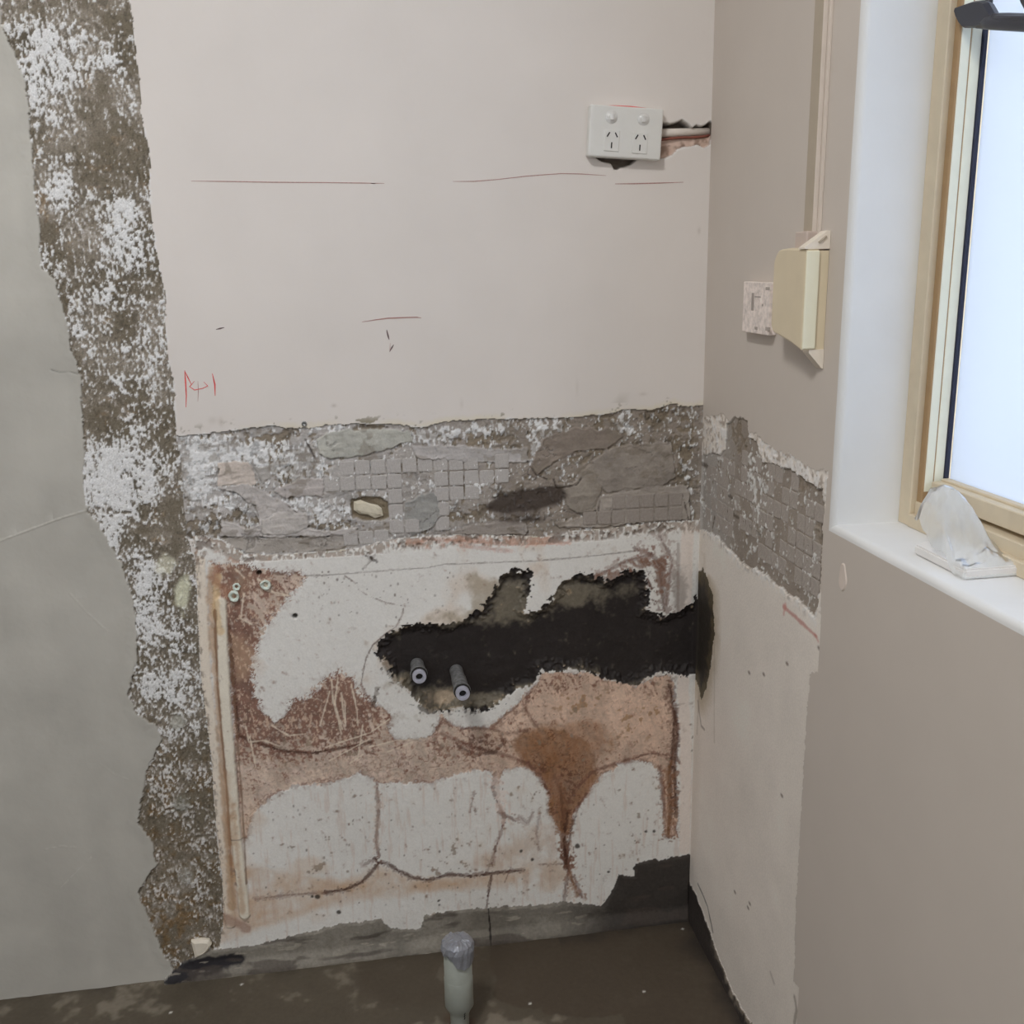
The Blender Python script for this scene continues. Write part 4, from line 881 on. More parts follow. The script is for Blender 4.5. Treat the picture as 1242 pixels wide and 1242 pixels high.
c = np.zeros_like(c); c[:] = chan((38, 34, 30), 0.46); c = c + (chan((86, 76, 56), 0.46) - c) * (sst(-0.03, 0.0, drw + 0.008 * n12) * 0.5)[..., None]
g.C[m3] = c[m3]; g.H[m3] = (-0.002 + n40 * 0.001)[m3]
c = np.zeros_like(c); c[:] = chan((40, 36, 34), 0.42); c = c + (chan((104, 96, 86), 0.44) - c) * (sst(-0.012, 0.0, drs + .006 * n12) * sst(.22, .05, -U * 0 + V) * sst(0.08, 0.2, -U) * 0.8)[..., None]
g.C[m4] = c[m4]; g.H[m4] = (0.001 + n40 * 0.001 + sst(0.05, 0.0, V) * 0.004 * sst(0.0, -0.02, drs))[m4]
wedge = sst(0.0, -0.003, dws) * (L == 1) * sst(0.04, 0.0, V - 0.17)
g.H *= sst(0.0, 0.004, -U) * sst(0.0, 0.004, U + 0.45)
g.D |= (np.abs(dws) < 0.01)
# vertical small filler drip left of the sill
def pos_right(q): return np.stack([-q.H, q.U, q.V], -1)
rparts = build_regions(g, pos_right, {
    0: ('wall_right', M_PLASTER, None, 'beige painted right wall with the window'),
    1: ('bare_plaster_strip', M_BOARD, 0, 'pale unpainted plaster strip beside the corner'),
    2: ('tile_adhesive_band', M_ADH, 0, 'torn band of grey tile adhesive on the right wall'),
    3: ('wet_mortar_patch', M_WET, 0, 'dark wet mortar wedge in the corner'),
    4: ('mortar_skirting', M_WET, 0, 'dark damp cement skirting')}, True)
wr = struct(rparts[0]); rband = rparts[2]
Hg2 = g.H.copy()
OY0, OY1, OZ0, OZ1, RB, XF = -0.465, -1.385, 0.872, 2.02, 0.009, 0.085       # window opening, bullnose radius, frame plane
e0, e1, f0, f1 = OY0 + RB, OY1 - RB, OZ0 - RB, OZ1 + RB
def yq(y0, y1, z0, z1): return [(0, y0, z0), (0, y0, z1), (0, y1, z1), (0, y1, z0)]
flat_quads('upper_wall_plaster', [yq(e0, 0, float(g.vs[-1]), ZC), yq(e0, -0.45, 0, float(g.vs[-1])), yq(e1, e0, 0, f0), yq(e1, e0, f1, ZC), yq(YF, e1, 0, ZC)], BEI, M_PLASTER, wr)
# reveal: bullnose then straight to the frame
bm = bmesh.new()
rings = []
NS = 6
for i in range(NS + 1):
    a = math.pi / 2 * i / NS; x = RB * (1 - math.cos(a)); o_ = RB * (1 - math.sin(a))
    rings.append((x, o_))
rings.append((XF + 0.05, 0.0))
vr = []
for x, o_ in rings:
    vr.append([bm.verts.new((x, OY0 + o_, OZ0 - o_)), bm.verts.new((x, OY0 + o_, OZ1 + o_)), bm.verts.new((x, OY1 - o_, OZ1 + o_)), bm.verts.new((x, OY1 - o_, OZ0 - o_))])
sillf = []
for a, b in zip(vr[:-1], vr[1:]):
    for i in range(3): bm.faces.new((a[i], b[i], b[(i + 1) % 4], a[(i + 1) % 4]))
bmesh.ops.recalc_face_normals(bm, faces=bm.faces[:])
obj('window_reveal', bm, M_REVEAL, wr, 'white painted window reveal')
bm = bmesh.new()
prev = None
for x, o_ in rings:
    cur = [bm.verts.new((x, OY0 + o_, OZ0 - o_))] + [bm.verts.new((x, OY0 + (OY1 - OY0) * t, OZ0 - o_ + 0.0009 * math.sin(t * 37) * (0.001 < o_ < RB - 0.0005))) for t in np.linspace(0.02, 0.98, 40)] + [bm.verts.new((x, OY1 - o_, OZ0 - o_))]
    if prev:
        for i in range(len(cur) - 1): bm.faces.new((prev[i], prev[i + 1], cur[i + 1], cur[i]))
    prev = cur
bmesh.ops.recalc_face_normals(bm, faces=bm.faces[:])
obj('window_sill', bm, M_REVEAL, wr, 'white painted window sill', smooth=True)
# squares in the right-wall adhesive
k = 0
for r in range(8):
    for cI in range(17):
        u = -0.016 - (cI + 0.5) * PIT; v = 0.938 - (r + 0.5) * PIT
        i = int((u + 0.45) / 0.002); j = int((v + 0.0054) / 0.0018)
        if not (0 <= i < L.shape[1]): continue
        ok = all(L[int((v + dv + 0.0054) / 0.0018), min(max(int((u + du + 0.45) / 0.002), 0), L.shape[1] - 1)] == 2 for dv in (-0.011, 0.011) for du in (-0.011, 0.011))
        if not ok: continue
        if cr[j, i] > 0.5 or br[j, i] > 0.6: continue
        if 4 <= cI <= 7 and r >= 0 and random.random() < 0.45: continue
        if random.random() < 0.08: continue
        k += 1
        square(rband, 2, 'X', u, v, k, max(float(Hg2[j, i]), -0.0032) - (0.0003 if cI < 6 else 0.0))
# raised filler drip below the sill corner
u0, v0 = RT((1022, 700)); bm = bmesh.new()
q = [RT((1022.5 + (5.2 + 0.8 * math.sin(3 * a)) * math.cos(a), 700 + 18.5 * math.sin(a))) for a in [2 * math.pi * i / 24 for i in range(24)]]
cu = sum(a[0] for a in q) / 24; cv = sum(a[1] for a in q) / 24
r0 = [bm.verts.new((0.001, a[0], a[1])) for a in q]; r1 = [bm.verts.new((-0.0012, cu + (a[0] - cu) * 0.75, cv + (a[1] - cv) * 0.85)) for a in q]
for i in range(24): bm.faces.new((r0[i], r0[(i + 1) % 24], r1[(i + 1) % 24], r1[i]))
bm.faces.new(r1); bmesh.ops.recalc_face_normals(bm, faces=bm.faces[:])
obj('filler_drip', bm, mat('pale_filler', alb((162, 152, 144), 0.48), rough=0.8, noise=0.05), wr, 'pale oval filler drip')

# ------------------------------------------------------------------ floor
g = Paint(np.arange(-1.347, 0.0001, 0.0025), np.arange(-0.36, 0.0001, 0.0025), FL)
U, V = g.U, g.V
n4 = fbm(U, V, 0.007, 2, 91); n12 = fbm(U, V, 0.016, 3, 92); n40 = fbm(U, V, 0.05, 3, 93); n120 = fbm(U, V, 0.15, 3, 94)
F1 = chan((66, 60, 51), 0.48); F2 = chan((100, 94, 84), 0.44); FW = chan((55, 48, 40), 0.44); FD = chan((36, 32, 30), 0.44)
g.C[:] = F1; g.C *= (1 + 0.10 * n40 + 0.08 * n120)[..., None]
g.mix(sst(0.1, 0.8, n40 + 0.5 * n12 + g.blob([(400, 1225, 80, 14, .5), (320, 1215, 40, 10, .4), (590, 1190, 16, 50, .7), (640, 1240, 60, 16, .8), (150, 1225, 90, 14, .2), (500, 1242, 30, 20, .4)]) - 0.2) * 0.6, F2)
P_FW = [(596, 1142), (594, 1170), (600, 1190), (598, 1205), (608, 1215), (630, 1222), (655, 1222), (672, 1232), (700, 1236), (735, 1234), (756, 1228), (760, 1300), (960, 1300), (870, 1090), (760, 1100), (640, 1110)]
d = g.poly(P_FW, n12, 0.006, margin=0.08)
g.mix(sst(0.003, -0.004, d) * 0.94, FW)
P_FW2 = [(430, 1150), (600, 1130), (596, 1175), (540, 1210), (470, 1225), (420, 1200)]
g.mix(sst(0.02, -0.03, g.poly(P_FW2, n40, 0.015, margin=.1)) * 0.55, FW)
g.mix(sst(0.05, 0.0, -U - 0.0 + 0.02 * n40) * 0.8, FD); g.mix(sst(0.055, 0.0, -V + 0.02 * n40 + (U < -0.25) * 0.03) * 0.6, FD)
g.mix(sst(0.0024, 0.0008, g.line([(277, 1176), (276, 1242), (274, 1290)])) * 0.55, chan((58, 50, 44), .4))
g.mix(sst(0.03, 0.01, g.line([(556, 1242), (560, 1250)]) + n12 * 0.012) * 0.8, chan((58, 46, 38), .4))  # dark of shadow and hole round the drain foot, painted into the floor
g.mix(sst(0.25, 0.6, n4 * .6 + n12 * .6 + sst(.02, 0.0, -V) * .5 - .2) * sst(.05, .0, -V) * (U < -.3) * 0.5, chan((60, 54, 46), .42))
g.H[:] = n40 * 0.0006 + n12 * 0.0003
g.H *= sst(-0.36, -0.34, V) * sst(-1.347, -1.33, U)
for (x, y) in [(826, 1110), (828, 1127), (643, 1217), (781, 1203), (293, 1194), (207, 1228)]:
    u0, v0 = FL((x, y)); g.mix(sst(0.0035, 0.001, np.hypot(U - u0, V - v0)) * 0.9, chan((170, 164, 158), .42))
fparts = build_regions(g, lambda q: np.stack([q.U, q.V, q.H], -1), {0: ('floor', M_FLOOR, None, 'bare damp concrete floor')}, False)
fl = struct(fparts[0])
flat_quads('outer_screed', [[(XL, -0.36, 0), (XL, YF, 0), (0, YF, 0), (0, -0.36, 0)][::-1], [(XL, 0, 0), (XL, -0.36, 0), (-1.347, -0.36, 0), (-1.347, 0, 0)]], F1, M_FLOOR, fl)

# ------------------------------------------------------------------ rest of the room shell (behind the camera)
def slab(name, c, s, m):
    bm = bmesh.new(); box(bm, c, s); return struct(obj(name, bm, m))
slab('ceiling', ((XL) / 2, YF / 2, ZC + 0.05), (-XL + 0.2, -YF + 0.2, 0.1), M_CEIL)
slab('wall_left', (XL - 0.05, YF / 2, ZC / 2), (0.1, -YF + 0.2, ZC), M_ROOM)
bm = bmesh.new()                                    # wall behind the camera with an added opening that lets in sky fill light
for x0, x1, z0, z1 in ((XL, -2.40, 0, ZC), (-0.95, 0, 0, ZC), (-2.40, -0.95, 2.15, ZC), (-2.40, -0.95, 0, 1.0)):
    box(bm, ((x0 + x1) / 2, YF - 0.05, (z0 + z1) / 2), (x1 - x0, 0.1, z1 - z0))
struct(obj('wall_front', bm, M_ROOM))
def ceiling_and_fill_lamp(x, y, r, label):
    t = thing('ceiling_and_fill_lamp', label, 'lamp', (x, y, ZC))
    bm = bmesh.new(); lathe(bm, [(0.001, 0.0), (r * 1.05, 0.0), (r * 1.05, -0.03), (r, -0.03)], 32); o = obj('lamp_base', bm, M_WHITE, t)
    return t
ceiling_and_fill_lamp(-1.00, -1.25, 0.17, 'round white ceiling lamp nearest the stained back wall')
ceiling_and_fill_lamp(-1.6, -2.4, 0.22, 'larger round white fill lamp added at the far end, unseen behind the camera')

# ------------------------------------------------------------------ window
win = bpy.data.objects.new('window_1', None); COL.objects.link(win); win.location = (XF, (OY0 + OY1) / 2, OZ0); struct(win, 'cream aluminium window with frosted pane in a deep white reveal')
def wpart(name, boxes, m, bev=0.0012, label=None, par=None):
    bm = bmesh.new()
    for (x0, x1, y0, y1, z0, z1) in boxes:
        box(bm, ((x0 + x1) / 2, (y0 + y1) / 2, (z0 + z1) / 2), (abs(x1 - x0), abs(y1 - y0), abs(z1 - z0)), bev, seg=1)
    o = obj(name, bm, m, par or win, label)
    o.matrix_parent_inverse = (par or win).matrix_world.inverted() if par is None else Matrix.Identity(4)
    return o
bpy.context.view_layer.update()
YJ = -0.4895; YS = -0.5010
wpart('frame_jamb', [(XF, 0.16, OY0, YJ, OZ0, OZ1)], M_FRAME)
wpart('frame_jamb', [(XF, 0.16, OY1 + 0.024, OY1, OZ0, OZ1)], M_FRAME)
wpart('frame_head', [(XF, 0.16, YJ, OY1 + 0.024, OZ1 - 0.03, OZ1)], M_FRAME)
wpart('frame_channel', [(XF + 0.0075, XF + 0.030, YJ, YS + 0.0006, OZ0 + 0.03, OZ1 - 0.03)], M_FRAMEB, label='recessed channel of the frame, its shadow painted brown')
wpart('sash_stile', [(XF + 0.0095, XF + 0.0205, YS + 0.004, YS, OZ0 + 0.044, OZ1 - 0.03), (XF + 0.0215, XF + 0.0335, YS + 0.004, YS, OZ0 + 0.044, OZ1 - 0.03), (XF + 0.019, XF + 0.023, YS + 0.006, YS + 0.0010, OZ0 + 0.044, OZ1 - 0.03)], M_SASH, 0.0008, 'cream sash stile')
wpart('gasket', [(XF + 0.0335, XF + 0.0388, YS + 0.004, YS - 0.0030, OZ0 + 0.055, OZ1 - 0.03)], M_GASKET, 0.0008, 'dark rubber gasket')
wpart('frame_sill', [(XF - 0.002, 0.16, YJ, OY1 + 0.024, OZ0, OZ0 + 0.016), (XF + 0.006, 0.16, YJ, OY1 + 0.024, OZ0 + 0.014, OZ0 + 0.031)], M_FRAME)
wpart('sash_rail', [(XF + 0.016, XF + 0.036, YS - 0.0035, OY1 + 0.024, OZ0 + 0.036, OZ0 + 0.0575), (XF + 0.028, XF + 0.0385, YS - 0.0035, OY1 + 0.024, OZ0 + 0.031, OZ0 + 0.0605)], M_FRAME)
bmg = bmesh.new(); box(bmg, (XF + 0.0405, (YS + OY1) / 2, (OZ0 + OZ1) / 2 + 0.02), (0.004, abs(OY1 - YS) - 0.01, OZ1 - OZ0 - 0.08))
pane = obj('glass_pane', bmg, M_GLASS, win, 'frosted white glass pane'); pane.matrix_parent_inverse = win.matrix_world.inverted()
bmo = bmesh.new()
for (y0, y1, z0, z1) in [(OY0 + .1, OY1 - .1, OZ0 - 0.1, OZ0 + 0.001), (OY0 + .1, OY1 - .1, OZ1, OZ1 + .1), (OY0, OY0 + .1, OZ0 - .1, OZ1 + .1), (OY1 - .1, OY1, OZ0 - .1, OZ1 + .1)]:
    box(bmo, (0.17, (y0 + y1) / 2, (z0 + z1) / 2), (0.06, abs(y1 - y0), abs(z1 - z0)))
obj('outer_wall_edge', bmo, M_ROOM, wr)
# latch handle: flattened paddle on the left, ribbed bar to the right, short post up
def hp(x, y, X): q = onX((x, y), X); return Vector(q)
bm = bmesh.new()
XH = 0.082
pad = [(1157, 9), (1165, 6), (1180, 1), (1190, 0), (1196, 3), (1200, 10), (1204, 17), (1207, 20), (1204, 27), (1195, 31), (1180, 34), (1167, 34), (1162, 28), (1158, 20), (1156, 13)]
q = [hp(x, y, XH) for x, y in pad]; cen = sum(q, Vector()) / len(q)
fr_ = [bm.verts.new(p + Vector((-0.002, 0, 0)) + (cen - p) * 0.13) for p in q]; md = [bm.verts.new(p + Vector((0.003, 0, 0))) for p in q]; bk = [bm.verts.new(p + Vector((0.010, 0, 0)) + (cen - p) * 0.1) for p in q]
n = len(q)
for A, B_ in ((fr_, md), (md, bk)):
    for i in range(n): bm.faces.new((A[i], A[(i + 1) % n], B_[(i + 1) % n], B_[i]))
bm.faces.new(fr_); bm.faces.new(bk[::-1]); bmesh.ops.recalc_face_normals(bm, faces=bm.faces[:])
hnd = obj('latch_handle', bm, M_HANDLE, win, 'black plastic latch handle', smooth=False); hnd.matrix_parent_inverse = win.matrix_world.inverted()
bm = bmesh.new()
tube(bm, [hp(1185, 29.5, XH + .004), hp(1203, 26, XH + .004), hp(1222, 26.5, XH + .004), hp(1242, 27.5, XH + .004), hp(1290, 29, XH + .004), hp(1330, 32, XH + .006)], [0.004, 0.0078, 0.0082, 0.0082, 0.0078, 0.006], 12)
tube(bm, [hp(1200, 20.5, XH - .002), hp(1212, 21.5, XH - .002), hp(1242, 22, XH - .002), hp(1320, 26, XH - .002)], [0.001, 0.0026, 0.0026, 0.002], 8)
o = obj('handle_bar', bm, M_HANDLE, hnd, smooth=True)
bm = bmesh.new(); tube(bm, [hp(1199, 16, XH + .012), hp(1200, 0, XH + .014), hp(1200, -40, XH + .018)], 0.0036, 10)
obj('handle_post', bm, M_HANDLE, hnd, smooth=True)
bm = bmesh.new(); tube(bm, [hp(1258, 27, XH + .004), hp(1243, 0, XH + .010), hp(1236, -20, XH + .016)], 0.004, 10)
obj('handle_post', bm, M_HANDLE, hnd, smooth=True)

# ------------------------------------------------------------------ power outlet
ox, oz = BK((755.5, 162.5)); PT = 0.018
t = thing('power_outlet', 'white double power outlet hanging slightly crooked on the back wall', 'outlet', (ox, 0, oz))
t.rotation_euler = (0, math.radians(3.2), 0)
bm = bmesh.new(); box(bm, (0, -PT / 2, 0), (0.1135, PT - 0.001, 0.0735), 0.003, seg=3); obj('face_plate', bm, M_WHITE, t)
def soc(x, z):
    bm = bmesh.new(); box(bm, (x, -PT + 0.0002, z), (0.0235, 0.002, 0.030), 0.0008, seg=2); s_ = obj('socket_face', bm, M_WHITE, t)
    for dx, dz, rot, ln in ((-0.0058, 0.0085, 30, 0.0075), (0.0065, 0.0085, -30, 0.0075), (0.0, -0.0065, 0, 0.0085)):
        bm = bmesh.new(); box(bm, (0, 0, 0), (0.0018, 0.0016, ln), 0, Matrix.Translation((x + dx, -PT - 0.0004, z + dz)) @ Matrix.Rotation(math.radians(rot), 4, 'Y'))
        obj('slot', bm, M_DARK, s_)
soc(-0.0215, -0.0130); soc(0.0225, -0.0140)
for x, a in ((-0.0235, -8), (0.0258, 8)):
    bm = bmesh.new()
    lathe(bm, [(0.0001, 0.0026), (0.004, 0.0030), (0.0068, 0.0022), (0.0078, 0.0006), (0.0088, 0.0010), (0.0094, 0.0)], 24, 'Y', (x, -PT + 0.0004, 0.0205))
    sw = obj('switch', bm, M_SWITCH, t, smooth=True)
    bm = bmesh.new(); box(bm, (0, 0, 0), (0.006, 0.004, 0.010), 0.001, Matrix.Translation((x, -PT - 0.0022, 0.0205)) @ Matrix.Rotation(math.radians(a), 4, 'X')); obj('rocker', bm, M_SWITCH, sw)
t = thing('conduit_pipe', 'pale grey conduit lying in the chase between outlet and corner', 'conduit', (*[onY((800, 161), 0.006)[0]], 0.006, BK((800, 161))[1]))
a0 = BK((800, 160.5)); a1 = BK((863, 158.5))
bm = bmesh.new(); tube(bm, [(-0.012, 0, 0), (a1[0] - a0[0], 0.004, a1[1] - a0[1])], 0.0062, 14); obj('pipe_body', bm, mat('pale_grey_conduit', alb((182, 174, 166), 0.62), rough=0.6, noise=0.05), t, smooth=True)
t = thing('power_cable', 'thin red brown cable running below the grey conduit to the corner', 'cable', (a0[0], 0.006, BK((800, 168))[1]))
bm = bmesh.new(); cpts = [(800, 169.5), (812, 168), (825, 166.8), (840, 166.5), (852, 165.5), (863, 163.5)]
tube(bm, [(BK(p)[0] - a0[0], -0.004 + 0.0004 * i, BK(p)[1] - BK((800, 168))[1]) for i, p in enumerate(cpts)], 0.0020, 8); obj('cable_sheath', bm, M_CABLE, t, smooth=True)

# ------------------------------------------------------------------ isolator box with its trunking, on the right wall
y0 = -0.4165; XO = -0.0300
t = thing('isolator_box', 'cream plastic switch box with rounded hood on the right wall beside the window', 'switch box', (0, y0, 1.13))
def T(v, w): return v
zt = onY((983, 302), y0)[2]; zb = onY((984, 425), y0)[2]
yfar_t = onX((938, 330), XO)[1]; yfar = onX((936.5, 370), XO)[1]
# hood: outline in the (Y, Z) plane with big rounded far corners, extruded in X
hb = [(y0, zt), ((y0 + yfar) / 2, zt + 0.002)]
rc = 0.020
for i in range(7):
    a = math.radians(90 - i * 15); hb.append((yfar - rc + rc * math.cos(a), zt + 0.001 - rc + rc * math.sin(a)))
zl = onX((940, 405), XO)[2]
for i in range(6):
    a = math.radians(-i * 12); hb.append((yfar - 0.012 + 0.012 * math.cos(a), zl + 0.012 + 0.012 * math.sin(a)))
hb.append((onX((958, 414), XO)[1], onX((958, 415), XO)[2])); hb.append((y0, zb))
rel = lambda P_: [(p[0] - y0, p[1] - 1.13) for p in P_]
def outline_solid(P_, xs, scl, m, name, parent):
    bm = bmesh.new(); cy_ = sum(p[0] for p in P_) / len(P_); cz_ = sum(p[1] for p in P_) / len(P_); rr_ = []
    for x, s in zip(xs, scl): rr_.append([bm.verts.new((x, cy_ + (p[0] - cy_) * s, cz_ + (p[1] - cz_) * s)) for p in P_])
    n = len(P_)
    for A, B_ in zip(rr_[:-1], rr_[1:]):
        for i in range(n): bm.faces.new((A[i], A[(i + 1) % n], B_[(i + 1) % n], B_[i]))
    bm.faces.new(rr_[0]); bm.faces.new(rr_[-1][::-1]); bmesh.ops.recalc_face_normals(bm, faces=bm.faces[:])
    return obj(name, bm, m, parent)
hood = outline_solid(rel(hb), [-0.0140, XO + 0.003, XO + 0.0008, XO], [1, 1, 0.985, 0.955], M_CREAM, 'hood', t)
lipp = [(y0, zt + 0.0005), (y0 + 0.0012, zt + 0.0005), (y0 + 0.0012, zb), (y0, zb)]
bm = bmesh.new(); box(bm, (-0.0215, -0.0016, (zt + zb) / 2 - 1.13), (0.0165, 0.0026, zt - zb - 0.004), 0.0010, seg=2); obj('front_edge', bm, M_CREAM2, t, 'paler cream front edge')
bs = [(y0 + 0.0005, zt - 0.002), (yfar - 0.012, zt - 0.004), (yfar - 0.012, zl + 0.018), (y0 + 0.0005, zb + 0.001)]
outline_solid(rel(bs), [-0.0005, -0.0135], [1, 1], M_CREAM, 'base', t)
M_GUSS = mat('off_white_gusset', alb((188, 178, 166), 0.56), rough=0.5, noise=0.04)
# top and bottom gussets: taper from the wall out to the hood
for nm, pts in (('top_gusset', [(-0.0005, zt), (-0.0005, onX((1012, 277))[2] - 0.002), (-0.004, onX((1012, 277))[2] - 0.002), (-0.032, zt + 0.002), (-0.032, zt)]),
                ('bottom_gusset', [(-0.0005, zb + 0.001), (-0.020, zb + 0.001), (-0.020, zb - 0.003), (-0.002, zb - 0.0225), (-0.0005, zb - 0.0225)])):
    bm = bmesh.new(); prism(bm, [(p[0], p[1] - 1.13) for p in pts], -0.0008, 0.016, 'Y'); obj(nm, bm, M_GUSS, t, 'paler off-white gusset')
bm = bmesh.new(); box(bm, (0, 0, 0), (0.012, 0.003, 0.0022), 0.0005, Matrix.Translation((-0.0105, -0.0012, onX((1004, 284))[2] - 1.13 - 0.006)) @ Matrix.Rotation(math.radians(-38), 4, 'Y')); obj('screw_slot', bm, M_COND, t, 'small grey slot in the top gusset')
# old junction block behind it
ya, yb2 = onX((911, 372))[1], -0.275
za, zb3 = onX((914, 342), -0.012)[2], onX((912, 404), -0.012)[2]
t = thing('mounting_block', 'paint-spattered white mounting block half hidden behind the cream switch box', 'block', (0, ya, (za + zb3) / 2))
bm = bmesh.new(); box(bm, (-0.0065, (yb2 - ya) / 2, 0), (0.012, abs(yb2 - ya), za - zb3), 0.0012)
M_SPAT = mat('spattered_white', alb((178, 168, 162), 0.5), rough=0.8, noise=0.22, nscale=130, bump=0.6, bscale=200)
ob = obj('block_body', bm, M_SPAT, t)
for (x, y, sy, sz) in [(913.0, 366, .008, .024), (931, 350, .012, .004), (917, 398, .010, .004), (931, 399, .014, .005), (925, 370, .004, .003), (919, 360, .02, .002)]:
    P_ = onX((x, y), -0.0126); bm = bmesh.new(); box(bm, (-0.0124, P_[1] - ya, P_[2] - (za + zb3) / 2), (0.0012, sy, sz), 0.0003, seg=1); obj('edge_slot', bm, mat('grey_slot_and_dirt', alb((132, 124, 118), 0.5), rough=0.9, noise=0.2), t) if x == 913.0 else obj('chip', bm, MATS['grey_slot_and_dirt'], t)  # tall first box is the slot in the block's edge, coloured grey
# vertical trunking
yt0 = onX((975, 292), -0.012)[1]
t = thing('conduit_trunking', 'greige vertical cable trunking above the cream switch box', 'conduit', (0, -0.36, 1.21))
dY = 0.03
bm = bmesh.new()
WX = 0.0095
ya_, yb_ = -0.3640, -0.3270
q0 = onX((973.5, 290), -WX)[1]; q1 = onX((984, 290), -WX)[1]
box(bm, (-WX / 2, (q0 + q1) / 2 + 0.36, 0.6), (WX - 0.0006, abs(q1 - q0), 1.2), 0.0008, seg=1)
obj('trunking_base', bm, M_COND, t)
bm = bmesh.new(); box(bm, (-0.0068, q1 + 0.36 - 0.0009, 0.6), (0.0052, 0.0016, 1.2), 0.0003, seg=1); obj('trunking_lid', bm, M_CONDL, t, 'side lid painted paler as lit')
bm = bmesh.new(); box(bm, (-0.0020, q1 + 0.36 - 0.0035, 0.6), (0.0036, 0.0060, 1.2), 0.0003, seg=1); obj('trunking_edge', bm, M_CONDL, t, 'backing edge painted paler as lit')
bm = bmesh.new(); zc0 = onX((970, 281), -0.016)[2]; box(bm, (-0.0085, (q0 + q1) / 2 + 0.36 + 0.002, zc0 - 1.21 - 0.014), (0.0165, abs(q1 - q0) + 0.010, 0.028), 0.002); obj('end_socket', bm, mat('mauve_grey_socket', alb((150, 138, 130), 0.5), rough=0.6, noise=0.05), t, 'darker grey end socket')

# ------------------------------------------------------------------ water pipe stubs
def stub(px_end, p, label, drp):
    e = onY(px_end, -p); u, v = e[0], e[2]
    t = thing('water_pipe_stub', label, 'pipe', (u, 0.006, v), None)
    L_ = p + 0.006
    bm = bmesh.new(); lathe(bm, [(0.0112, 0.0), (0.0112, L_ * 0.35), (0.0122, L_ * 0.38), (0.0122, L_ - 0.016), (0.0095, L_ - 0.015), (0.0095, L_ - 0.012)], 28, 'Y'); obj('pipe_body', bm, M_BRASS, t, smooth=False)
    bm = bmesh.new(); lathe(bm, [(0.0136, L_ - 0.019), (0.0141, L_ - 0.0165), (0.0141, L_ - 0.0128), (0.0136, L_ - 0.0120), (0.0092, L_ - 0.0120)], 28, 'Y'); obj('collar', bm, M_BRASS, t)
    bm = bmesh.new(); lathe(bm, [(0.0100, L_ - 0.0121), (0.0133, L_ - 0.0119), (0.0133, L_ - 0.0082), (0.0100, L_ - 0.0080)], 28, 'Y'); obj('seal_ring', bm, M_DARK, t, 'black rubber seal')
    bm = bmesh.new(); lathe(bm, [(0.0112, L_ - 0.0090), (0.0114, L_ - 0.002), (0.0109, L_), (0.0064, L_), (0.0056, L_ - 0.002), (0.0056, L_ - 0.03), (0.0001, L_ - 0.03)], 28, 'Y'); obj('pipe_end', bm, M_RING, t, 'pale grey hollow end', smooth=False)
    bm = bmesh.new(); lathe(bm, [(0.0001, L_ - 0.006), (0.0056, L_ - 0.006)], 20, 'Y'); obj('bore', bm, M_DARK, t, 'dark bore')
    return t
stub((508.8, 821.5), 0.050, 'left grey water pipe stub poking from the dark wet mortar', 0)
stub((561.5, 842.0), 0.092, 'right longer grey water pipe stub poking from the dark wet mortar', 0)

# ------------------------------------------------------------------ drain pipe
YP = -0.20
b0 = onY((556.5, 1200), YP); pz_top = onY((551, 1143), YP)[2]
t = thing('drain_pipe', 'grey plastic drain pipe standing on the floor with its top taped over', 'pipe', (b0[0], YP, 0.0))
R1 = 0.0222
zred = onY((556, 1229), YP - 0.02)[2]
bm = bmesh.new(); lathe(bm, [(R1 * 0.66, -0.01), (R1 * 0.68, max(zred - 0.016, 0.001)), (R1 * 0.80, zred - 0.008), (R1, zred), (R1 * 1.0, pz_top - 0.012), (R1 * 0.88, pz_top - 0.012)], 40); obj('pipe_body', bm, M_PIPE, t, smooth=True)
bm = bmesh.new(); lathe(bm, [(R1 * 1.0, zred + 0.0), (R1 * 1.03, zred + 0.001), (R1 * 1.03, zred + 0.05), (R1 * 1.0, zred + 0.051)], 40); obj('socket_ring', bm, M_PIPE, t, smooth=True)
# crumpled tape cap with ragged skirt
bm = bmesh.new(); rr = random.Random(9); N = 40
def capring(r, zf, jit):
    out = []
    for i in range(N):
        a = 2 * math.pi * i / N; r_ = r * (1 + jit * rr.uniform(-1, 1))
        out.append(bm.verts.new((r_ * math.cos(a), r_ * math.sin(a), zf(a) + rr.uniform(-1, 1) * 0.0012)))
    return out
zt_ = pz_top
skirt = lambda a: zt_ - (0.012 + 0.020 * max(0, math.cos(a - math.radians(-50))) ** 2 + 0.004 * math.sin(3 * a)) - 0.004 * rr.random()
rs = [capring(R1 * 1.16, skirt, 0.05), capring(R1 * 1.20, lambda a: zt_ - 0.007, 0.05), capring(R1 * 1.10, lambda a: zt_ + 0.001, 0.05), capring(R1 * 0.80, lambda a: zt_ + 0.005 + 0.001 * math.sin(2 * a), 0.06), capring(R1 * 0.4, lambda a: zt_ + 0.007, 0.08)]
for A, B_ in zip(rs[:-1], rs[1:]):
    for i in range(N): bm.faces.new((A[i], A[(i + 1) % N], B_[(i + 1) % N], B_[i]))
bm.faces.new(rs[-1]); bmesh.ops.recalc_face_normals(bm, faces=bm.faces[:])
bmesh.ops.solidify(bm, geom=bm.faces[:], thickness=0.0008)
obj('tape_cap', bm, M_TAPE, t, 'crumpled silver tape cap')
bm = bmesh.new()
q = [(0.0135, zred - 0.004), (0.0155, zred - 0.0075), (0.0118, zred - 0.0105), (0.0158, zred - 0.014), (0.0122, zred - 0.017), (0.0158, zred - 0.0205), (0.0126, zred - 0.024)]
